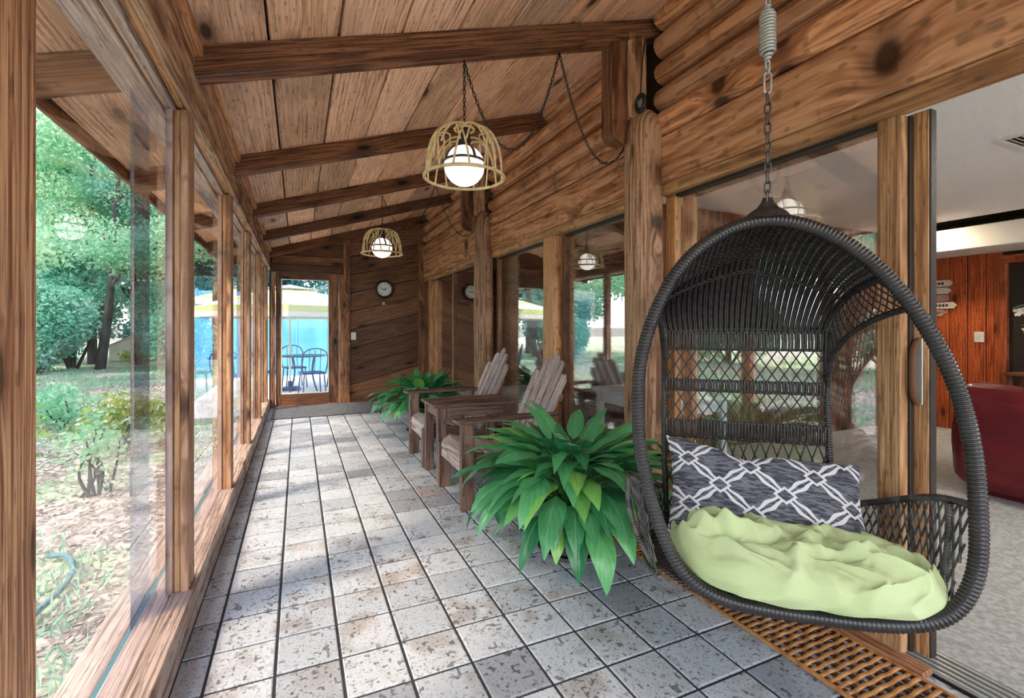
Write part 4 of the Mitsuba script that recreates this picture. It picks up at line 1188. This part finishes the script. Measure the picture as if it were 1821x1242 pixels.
for k, (yy_, zz_, n_) in enumerate(((2.22, 1.40, 6), (2.16, 1.22, 5))):
    bl = []
    for i in range(n_):
        c = np.array([6.75 + r_.uniform(-0.06, 0.06), yy_ + r_.uniform(-0.16, 0.14), zz_ + r_.uniform(-0.06, 0.06)])
        for j in range(5):
            a = j * 2 * math.pi / 5 + r_.uniform(0, 1)
            d = np.array([-0.3, math.cos(a), math.sin(a)]); d /= np.linalg.norm(d)
            s = np.cross(d, [1, 0, 0]); s /= np.linalg.norm(s)
            bl.append(trimesh.Trimesh([c, c + d * 0.03 + s * 0.02, c + d * 0.05, c + d * 0.03 - s * 0.02], [[0, 1, 2], [0, 2, 3]], process=False))
    put("blossom_spray", cat(*bl), "flower_white", t, kind="stuff")
    put("stem", tube(spline([(6.75, 2.20, 0.86), (6.76, 2.18, 1.1), (6.75, yy_ - 0.1, zz_ + 0.05), (6.74, yy_ + 0.14, zz_)], 16), 0.005, 6), "lily_stem", t, smooth=True)
put("pot", lathe([(0, 0.741), (0.06, 0.741), (0.08, 0.88), (0.072, 0.88), (0.06, 0.86), (0, 0.86)], 24, (6.75, 2.20, 0)), "pot_mat", t, smooth=35)
t = thing("plant_stand", "dark wooden stand carrying the white orchid", "stand")
put("top", bx(6.58, 6.92, 2.03, 2.37, 0.71, 0.74, 0.004), "wood_beam", t)
for x in (6.60, 6.87):
    for y in (2.05, 2.32):
        put("leg", bx(x, x + 0.03, y, y + 0.03, 0.006, 0.71, 0.003), "wood_beam", t)
# pale table and a dark chair right behind the second pane
t = thing("dining_table", "pale bluish white table just behind the glass next to the hanging chair", "table")
put("top", bx(2.14, 2.72, 2.36, 3.20, 0.700, 0.735, 0.006), "table_white", t)
put("apron", cat(bx(2.17, 2.19, 2.44, 3.12, 0.62, 0.70, 0.002), bx(2.67, 2.69, 2.44, 3.12, 0.62, 0.70, 0.002), bx(2.19, 2.67, 2.40, 2.42, 0.62, 0.70, 0.002), bx(2.19, 2.67, 3.14, 3.16, 0.62, 0.70, 0.002)), "table_white", t)
for x in (2.16, 2.65):
    for y in (2.38, 3.125):
        put("leg", bx(x, x + 0.05, y, y + 0.05, 0.006, 0.70, 0.004), "table_white", t)
t = thing("dining_chair", "black chair behind the glass at the end of the pale table", "chair")
put("seat", rbox(2.24, 2.64, 3.18, 3.44, 0.42, 0.46, 0.018), "metal_black", t, smooth=30)
put("backrest", soften(rbox(2.22, 2.66, 3.405, 3.445, 0.52, 0.92, 0.018), 0.0, 1), "metal_black", t, smooth=30)
for x in (2.25, 2.60):
    put("leg", bx(x, x + 0.03, 3.41, 3.44, 0.006, 0.60, 0.003), "metal_black", t)
    put("leg", bx(x, x + 0.03, 3.20, 3.23, 0.006, 0.43, 0.003), "metal_black", t)
# a downlight and a lamp of the living room (above the picture's frame)
for k, (x, y) in enumerate(((6.15, 2.95), (4.0, 0.2), (3.2, -1.0), (5.2, -0.6))):
    t = thing("downlight", ("round ceiling downlight washing the red panelled wall above the plank signs", "round ceiling downlight above the near end of the red sofa", "round ceiling downlight near the open sliding door", "round ceiling downlight beyond the red sofa")[k], "light", "living room downlights")
    m = lathe([(0.0, 2.352), (0.07, 2.352), (0.07, 2.359), (0.0, 2.359)], 20, (x, y, 0))
    put("lens", m, "plastic_white", t, emitter={"type": "area", "radiance": {"type": "rgb", "value": [24, 19, 13] if k == 0 else [24, 23, 21]}})
    put("ring", lathe([(0.072, 2.349), (0.09, 2.352), (0.09, 2.359), (0.072, 2.359), (0.072, 2.349)], 20, (x, y, 0)), "white_paint", t)

# ------------------------------------------------------------------ outdoors
GZ = -0.15
gx, gy = np.meshgrid(np.linspace(-46, 46, 140), np.linspace(-30, 60, 140), indexing="ij")
near = np.clip(np.hypot(gx, gy - 4) / 14, 0, 1)
gh = GZ - 0.015 + (meshkit.fbm(np.stack([gx * 0.5, gy * 0.5, gx * 0], -1), 3, 2) - 0.5) * 0.10 * (gx < -0.9) * np.clip((-gx - 0.9), 0, 1)
i = np.arange(139)[:, None]; j = np.arange(139)[None]
a, b, c, d = i * 140 + j, (i + 1) * 140 + j, (i + 1) * 140 + j + 1, i * 140 + j + 1
F = np.concatenate([np.stack([a, b, c], -1).reshape(-1, 3), np.stack([a, c, d], -1).reshape(-1, 3)])
labels["ground"] = {"kind": "structure"}
scene["ground"] = mikit.ply(trimesh.Trimesh(np.stack([gx, gy, gh], -1).reshape(-1, 3), F, process=False), "ground_mat", smooth=True)


def quads(c, d, s, w, idn):
    """Rhombus leaves: centre base c, direction d (length), half-width vector s."""
    n = len(c)
    V = np.stack([c, c + d * 0.45 + s, c + d, c + d * 0.45 - s], 1).reshape(-1, 3)
    k = np.arange(n)[:, None] * 4
    F = np.concatenate([k + [0, 1, 2], k + [0, 2, 3]])
    uv = np.repeat(np.stack([idn + 0.5, np.zeros(n)], 1), 4, 0)
    return trimesh.Trimesh(V, F, process=False), uv


def rdir(r, n, up=0.0):
    d = r.normal(size=(n, 3)); d[:, 2] += up
    return d / np.linalg.norm(d, axis=1, keepdims=True)


def leafcloud(centers, radii, counts, size, r, up=-0.2):
    cs, ds, ss = [], [], []
    for c, R, n in zip(centers, radii, counts):
        p = rdir(r, n) * (r.random((n, 1)) ** 0.42) * np.array(R) + np.array(c)
        d = rdir(r, n, up); s = np.cross(d, rdir(r, n)); s /= np.linalg.norm(s, axis=1, keepdims=True)
        sz = size * r.uniform(0.6, 1.3, (n, 1))
        cs.append(p); ds.append(d * sz); ss.append(s * sz * 0.30)
    c, d, s = np.vstack(cs), np.vstack(ds), np.vstack(ss)
    return quads(c, d, s, 1, r.integers(0, 97, len(c)).astype(float))


# grass tufts, fallen leaves
def scatter_ground(n, r, x0, x1, y0, y1):
    x = x0 + (x1 - x0) * r.random(n) ** 1.6; y = r.uniform(y0, y1, n)
    h = np.interp(0, [0], [0]) + GZ - 0.015
    z = np.array([h] * n) + 0.0
    iu = np.clip(((x + 46) / 92 * 139), 0, 138.999); iv = np.clip((y + 30) / 90 * 139, 0, 138.999)
    i0, j0 = iu.astype(int), iv.astype(int); fu, fv = iu - i0, iv - j0
    z = gh[i0, j0] * (1 - fu) * (1 - fv) + gh[i0 + 1, j0] * fu * (1 - fv) + gh[i0, j0 + 1] * (1 - fu) * fv + gh[i0 + 1, j0 + 1] * fu * fv
    return np.stack([x, y, z], 1)


r_ = np.random.default_rng(31)
p = scatter_ground(60000, r_, -0.75, -13.0, -3.0, 20.0)
dens = meshkit.fbm(p * np.array([0.7, 0.7, 0]) + 2, 3, 8)
keep = dens > 0.50
pg = p[keep]
d = rdir(r_, len(pg), 1.6) * r_.uniform(0.05, 0.13, (len(pg), 1)); s = np.cross(d, rdir(r_, len(pg))); s /= np.linalg.norm(s, axis=1, keepdims=True)
m, uv = quads(pg, d, s * 0.0038 * (1 + 0.35 * np.abs(pg[:, :1])), 1, r_.integers(0, 97, len(pg)).astype(float))
k = put("grass", m, "grass_mat", uv=uv); labels[k] = {"label": "thin grass growing in patches over the yard", "category": "grass", "kind": "stuff"}
p = scatter_ground(90000, r_, -0.75, -11.0, -3.0, 16.0)
d = rdir(r_, len(p)); d[:, 2] = np.abs(d[:, 2]) * 0.35; d /= np.linalg.norm(d, axis=1, keepdims=True)
s = np.cross(d, np.array([0, 0, 1.0]) + 0.5 * rdir(r_, len(p))); s /= np.linalg.norm(s, axis=1, keepdims=True)
sz = r_.uniform(0.018, 0.048, (len(p), 1)) * (1 + 0.06 * np.abs(p[:, :1]))
m, uv = quads(p + [0, 0, 0.004], d * sz, s * sz * 0.32, 1, r_.integers(0, 97, len(p)).astype(float))
k = put("fallen_leaves", m, "litter_mat", uv=uv); labels[k] = {"label": "pale fallen leaves scattered over the yard", "category": "leaves", "kind": "stuff"}


def tree(x, y, h, trunk_r, crown_r, n, mat, label, seed, crown_z=0.62, size=0.16, lean=(0, 0), group=None, limbs=7):
    r = np.random.default_rng(seed)
    t = thing("tree", label, "tree", group)
    tops = np.array([x + lean[0], y + lean[1], GZ + h * 0.80])
    tr = spline([(x, y, GZ - 0.1), (x + lean[0] * 0.25 + r.uniform(-0.2, 0.2), y + lean[1] * 0.25, GZ + h * 0.28), (x + lean[0] * 0.6 + r.uniform(-0.25, 0.25), y + lean[1] * 0.6, GZ + h * 0.55), tops], 24)
    ms = [tube(tr, np.linspace(trunk_r, trunk_r * 0.25, 24), 9)]
    cs, Rs = [], []
    for k in range(limbs):
        f = r.uniform(0.30, 0.85)
        b = tr[int(f * 23)]
        a = k * 2.4 + r.uniform(-0.5, 0.5)
        L = crown_r * r.uniform(0.55, 1.0) * (1.15 - 0.5 * f)
        e = b + np.array([math.cos(a) * L, math.sin(a) * L, L * r.uniform(0.15, 0.7)])
        q = spline([b, (b + e) / 2 + np.array([0, 0, 0.12 * L]), e], 10)
        ms.append(tube(q, np.linspace(trunk_r * 0.42, trunk_r * 0.10, 10), 6))
        for c in (e, (b + 2 * e) / 3 + r.normal(size=3) * 0.2):
            cs.append(c + r.normal(size=3) * 0.15); R = crown_r * r.uniform(0.30, 0.48); Rs.append((R, R, R * 0.62))
    cs.append(tops); Rs.append((crown_r * 0.5, crown_r * 0.5, crown_r * 0.35))
    put("trunk", cat(*ms), "bark", t, smooth=True)
    m, uv = leafcloud(cs, Rs, [max(30, n // len(cs))] * len(cs), size, r)
    put("foliage", m, mat, t, uv=uv, kind="stuff")


def bush(x, y, h, w, n, mat, label, seed, size=0.12, name="bush", group=None):
    r = np.random.default_rng(seed)
    t = thing(name, label, "bush", group)
    cs, Rs = [], []
    ms = []
    for k in range(9):
        a = r.uniform(0, 6.28); q = r.random() ** 0.5 * w * 0.55
        c = np.array([x + q * math.cos(a), y + q * math.sin(a), GZ + h * r.uniform(0.25, 0.78)])
        cs.append(c); R = w * r.uniform(0.30, 0.45); Rs.append((R, R, h * 0.28))
        ms.append(tube(spline([(x + 0.1 * math.cos(a), y + 0.1 * math.sin(a), GZ - 0.05), (np.array([x, y, GZ]) + c) / 2 + r.normal(size=3) * 0.05, c], 8), np.linspace(0.03, 0.008, 8) * max(0.5, h / 2), 5))
    put("branches", cat(*ms), "bark", t, smooth=True)
    m, uv = leafcloud(cs, Rs, [n // 9] * 9, size, r)
    put("foliage", m, mat, t, uv=uv, kind="stuff")


G1 = "trees at the edge of the yard"
TREES = [  # x, y, h, trunk radius, crown radius, leaves, material, lean, leaf size
    (-5.9, 19.6, 9.0, 0.15, 3.2, 19000, "foliage_green", (0.5, 0.3), 0.115),
    (-9.6, 25.5, 10.5, 0.17, 3.6, 16000, "foliage_teal", (0.6, 0.2), 0.14),
    (-5.35, 21.6, 8.5, 0.15, 2.7, 15000, "foliage_teal", (-0.3, 0.5), 0.15),
    (-9.5, 14.5, 9.5, 0.24, 3.6, 16000, "foliage_green", (0.3, -0.4), 0.16),
    (-10.5, 9.0, 8.5, 0.2, 3.3, 14000, "foliage_teal", (0.2, 0.3), 0.16),
    (-9.0, 3.5, 9.0, 0.22, 3.4, 13000, "foliage_green", (0.4, 0.3), 0.16),
    (-10.0, -1.5, 9.0, 0.2, 3.4, 11000, "foliage_teal", (0.2, -0.2), 0.18),
    (-12.5, 20.0, 11.0, 0.3, 4.2, 14000, "foliage_teal", (0.4, 0.3), 0.20),
    (-3.4, 24.0, 9.0, 0.22, 3.2, 12000, "foliage_dark", (0.2, 0.3), 0.20),
    (1.5, 24.0, 8.5, 0.25, 3.8, 12000, "foliage_dark", (0.3, 0.2), 0.20),
    (-14.0, 5.0, 11.0, 0.3, 4.4, 12000, "foliage_dark", (0.2, 0.3), 0.22),
    (-7.0, 22.6, 13.0, 0.16, 3.9, 26000, "foliage_green", (0.5, -0.8), 0.14),
]
TL = ["slender tree with bright green leaves rising behind the far teal hedge", "tall teal leaved tree behind the left end of the far hedge", "teal leaved tree with leaning trunk right above the small pale shed",
      "broad green tree at the yard's edge beyond the left end of the hedge", "teal leaved tree farther round the yard's edge", "green tree opposite the middle of the porch", "teal leaved tree opposite the near end of the porch",
      "big dark tree far behind the yard", "dark tree standing behind the shed", "dark tree rising behind the blue panel fence", "big dark tree far behind the green yard trees", "tallest light green tree spreading over the hedge up to the eave"]
for k, (x, y, h, tr_, cr, n, mt, ln, sz) in enumerate(TREES):
    tree(x, y, h, tr_, cr, n, mt, TL[k], 100 + k, size=sz, lean=ln, group=G1)
BUSH = [(-6.85, 20.4, 3.9, 1.75, 17000, "foliage_teal", "tall teal bush left of the small pale shed", 0.14), (-7.0, 18.3, 3.3, 1.9, 17000, "foliage_teal", "rounded teal bush at the left end of the far hedge", 0.14),
        (-10.8, 13.0, 2.9, 2.4, 12000, "foliage_green", "broad green bush closing the side of the yard", 0.15), (-5.6, 28.0, 3.6, 2.6, 12000, "foliage_dark", "dark bush behind the small pale shed", 0.18),
        (-11.5, 8.0, 2.4, 2.2, 9000, "foliage_teal", "teal bush opposite the far end of the porch", 0.16), (-11.0, 3.0, 2.2, 2.2, 9000, "foliage_green", "green bush opposite the middle of the porch", 0.16),
        (-11.5, -2.5, 2.4, 2.2, 8000, "foliage_teal", "teal bush opposite the near end of the porch", 0.16), (-8.9, 23.0, 4.0, 2.4, 12000, "foliage_teal", "high teal bush in the gap of the far hedge", 0.17),
        (-1.2, 17.4, 3.6, 1.7, 9000, "foliage_dark", "dark bluish bush behind the left half of the blue fence", 0.16), (1.7, 17.6, 3.8, 1.8, 9000, "foliage_dark", "dark bluish bush behind the right half of the blue fence", 0.16),
        (-3.6, 19.5, 3.0, 1.9, 10000, "foliage_teal", "teal bush between the small shed and the blue fence", 0.15)]
for k, (x, y, h, w, n, mt, lb, sz) in enumerate(BUSH):
    bush(x, y, h, w, n, mt, lb, 200 + k, sz, group="bushes round the yard")
bush(-1.75, 6.6, 0.66, 0.60, 800, "foliage_lime", "low lime green shrub near the porch windows", 301, 0.075, "shrub")
bush(-2.9, 8.6, 0.55, 0.85, 900, "foliage_green", "loose low green shrub in the middle of the yard", 302, 0.085, "shrub")
bush(-1.55, 5.0, 0.72, 0.42, 260, "foliage_green", "sparse thin stemmed shrub closest to the window sill", 303, 0.06, "shrub")
bush(-2.3, 5.2, 0.7, 0.55, 260, "foliage_lime", "sparse pale shrub among the fallen leaves", 304, 0.06, "shrub")
bush(-5.75, 22.6, 0.5, 0.8, 700, "foliage_lime", "lime green shrub in front of the small pale shed", 305, 0.11, "shrub")
# shed
sx, sy = -6.15, 24.4
ux = np.array([math.cos(0.25), math.sin(0.25), 0]); uy = np.array([-ux[1], ux[0], 0])
t = thing("shed", "small pale gabled shed standing at the far edge of the yard", "shed")
P = Polygon([(-0.85, 0), (0.85, 0), (0.85, 0.60), (0, 1.02), (-0.85, 0.60)])
put("body", extrude(P, 1.6, frame4(np.array([sx, sy, GZ]) - uy * 0.2, ux, (0, 0, 1), uy)), "shed_mat", t)
for s in (1, -1):
    dr_ = np.array([s * 0.897, 0, -0.443]); ex = ux * dr_[0] + np.array([0, 0, dr_[2]])
    put("roof_side", obox(np.array([sx, sy, GZ + 1.045]) + uy * 0.6 + ex * 0.54, ex, uy, (1.16, 1.9, 0.05), 0.006), "shed_roof", t)
# hose and its stake
k = put("garden_hose", tube(spline([(-1.30, 2.0, GZ + 0.01), (-1.14, 2.75, GZ + 0.02), (-1.10, 3.05, GZ + 0.025), (-1.115, 3.32, GZ + 0.03), (-1.20, 3.50, GZ + 0.05), (-1.32, 3.62, GZ + 0.02)], 60), 0.014, 8), "hose_mat", smooth=True)
labels[k] = {"label": "dark teal garden hose lying on the ground under the window", "category": "hose"}
t = thing("garden_stake", "thin dark stake standing in the leaf litter near the porch", "stake")
put("rod", tube([(-1.235, 4.77, GZ - 0.05), (-1.235, 4.77, GZ + 0.16)], 0.010, 6), "hose_mat", t)
put("cap", trimesh.creation.icosphere(subdivisions=1, radius=0.018).apply_translation((-1.235, 4.77, GZ + 0.17)), "hose_mat", t)

# ------------------------------------------------------------------ patio beyond the far door
labels["patio"] = {"kind": "structure"}
scene["patio"] = mikit.ply(bx(-1.7, 4.6, 8.12, 14.6, -0.24, -0.11, 0.01), "concrete")
t = thing("panel_fence", "bright blue panel fence closing the patio behind the umbrella", "fence")
for k in range(8):
    x = -1.55 + k * 0.75
    put("panel", bx(x + 0.03, x + 0.72, 14.30, 14.33 + 0.012 * (k % 2), -0.11, 2.15, 0.006), "blue_paint", t)
for k in range(9):
    x = -1.55 + k * 0.75
    put("post", bx(x - 0.03, x + 0.03, 14.28, 14.36, -0.11, 2.20, 0.006), "blue_paint", t)
t = thing("patio_umbrella", "white and lime striped patio umbrella outside the glazed door", "umbrella")
UX, UY = -0.16, 11.0


def canopy(r0, z0, r1, z1, n=8, seg=6, th=0.008, scallop=0.0):
    V, F = [], []
    N = n * seg
    for (r, z) in ((r0, z0), (r1, z1), (r1, z1 - th), (r0, z0 - th)):
        for k in range(N):
            a = 2 * math.pi * k / N
            f = (k % seg) / seg
            pinch = math.cos(math.pi / n) / math.cos((f - 0.5) * 2 * math.pi / n) if True else 1
            V.append((UX + r * pinch * math.cos(a), UY + r * pinch * math.sin(a), z))
    for ring in range(4):
        for k in range(N):
            a, b = ring * N + k, ring * N + (k + 1) % N
            c, d = ((ring + 1) % 4) * N + (k + 1) % N, ((ring + 1) % 4) * N + k
            F += [(a, b, c), (a, c, d)]
    m = trimesh.Trimesh(V, F, process=False); m.fix_normals()
    return m


put("cap", canopy(0.02, 2.10, 0.55, 2.00), "canvas_white", t)
zz = [(0.40, 1.98), (0.72, 1.905), (1.04, 1.82), (1.36, 1.725), (1.70, 1.61)]
for k in range(4):
    put("canvas_band", canopy(*zz[k], *zz[k + 1]), "canvas_green" if k % 2 == 0 else "canvas_white", t)
put("valance", canopy(1.70, 1.61, 1.705, 1.50), "canvas_green", t)
put("valance", canopy(1.703, 1.50, 1.708, 1.41), "canvas_white", t)
put("pole", tube([(UX, UY, -0.11), (UX, UY, 2.10)], 0.022, 10), "white_paint", t, smooth=30)
put("base", lathe([(0, -0.11), (0.22, -0.11), (0.20, -0.05), (0.04, -0.03), (0.04, 0.08), (0, 0.08)], 24, (UX, UY, 0)), "navy_metal", t, smooth=35)
for k in range(8):
    a = 2 * math.pi * k / 8
    put("rib", tube([(UX + 0.05 * math.cos(a), UY + 0.05 * math.sin(a), 2.03), (UX + 1.66 * math.cos(a), UY + 1.66 * math.sin(a), 1.585)], 0.009, 6), "white_paint", t)
t = thing("patio_table", "round navy metal table under the striped umbrella", "table")
TX, TY = 0.10, 10.85
put("top", lathe([(0, 0.60), (0.44, 0.60), (0.455, 0.61), (0.44, 0.625), (0, 0.625)], 36, (TX, TY, 0)), "navy_metal", t, smooth=35)
for k in range(4):
    a = math.pi / 4 + k * math.pi / 2
    put("leg", tube(spline([(TX + 0.30 * math.cos(a), TY + 0.30 * math.sin(a), 0.60), (TX + 0.24 * math.cos(a), TY + 0.24 * math.sin(a), 0.25), (TX + 0.36 * math.cos(a), TY + 0.36 * math.sin(a), -0.11)], 14), 0.015, 8), "navy_metal", t, smooth=True)
for k, (a, lb) in enumerate(((3.5, "navy metal patio chair left of the round table outside"), (4.9, "navy metal patio chair in front of the round table outside"), (0.3, "navy metal patio chair right of the round table outside"), (1.8, "navy metal patio chair behind the round table outside"))):
    t = thing("patio_chair", lb, "chair", "navy metal patio chairs")
    c = np.array([TX + 0.78 * math.cos(a), TY + 0.78 * math.sin(a), 0]); o = np.array([math.cos(a), math.sin(a), 0]); s = np.array([-o[1], o[0], 0])
    put("seat", obox(c + [0, 0, 0.32], o, s, (0.42, 0.42, 0.03), 0.008), "navy_metal", t)
    fr = spline([c + o * 0.20 + s * 0.20 + [0, 0, 0.32], c + o * 0.27 + s * 0.20 + [0, 0, 0.72], c + o * 0.29 + [0, 0, 0.80], c + o * 0.27 - s * 0.20 + [0, 0, 0.72], c + o * 0.20 - s * 0.20 + [0, 0, 0.32]], 30)
    put("back_frame", tube(fr, 0.012, 7), "navy_metal", t, smooth=True)
    for q in (-0.10, 0.0, 0.10):
        put("spindle", tube([c + o * 0.20 + s * q + [0, 0, 0.33], c + o * 0.275 + s * q + [0, 0, 0.77]], 0.007, 6), "navy_metal", t)
    for p_, q in ((1, 1), (1, -1), (-1, 1), (-1, -1)):
        put("leg", tube([c + o * 0.18 * p_ + s * 0.18 * q + [0, 0, 0.32], c + o * 0.22 * p_ + s * 0.21 * q + [0, 0, -0.11]], 0.012, 7), "navy_metal", t, smooth=True)
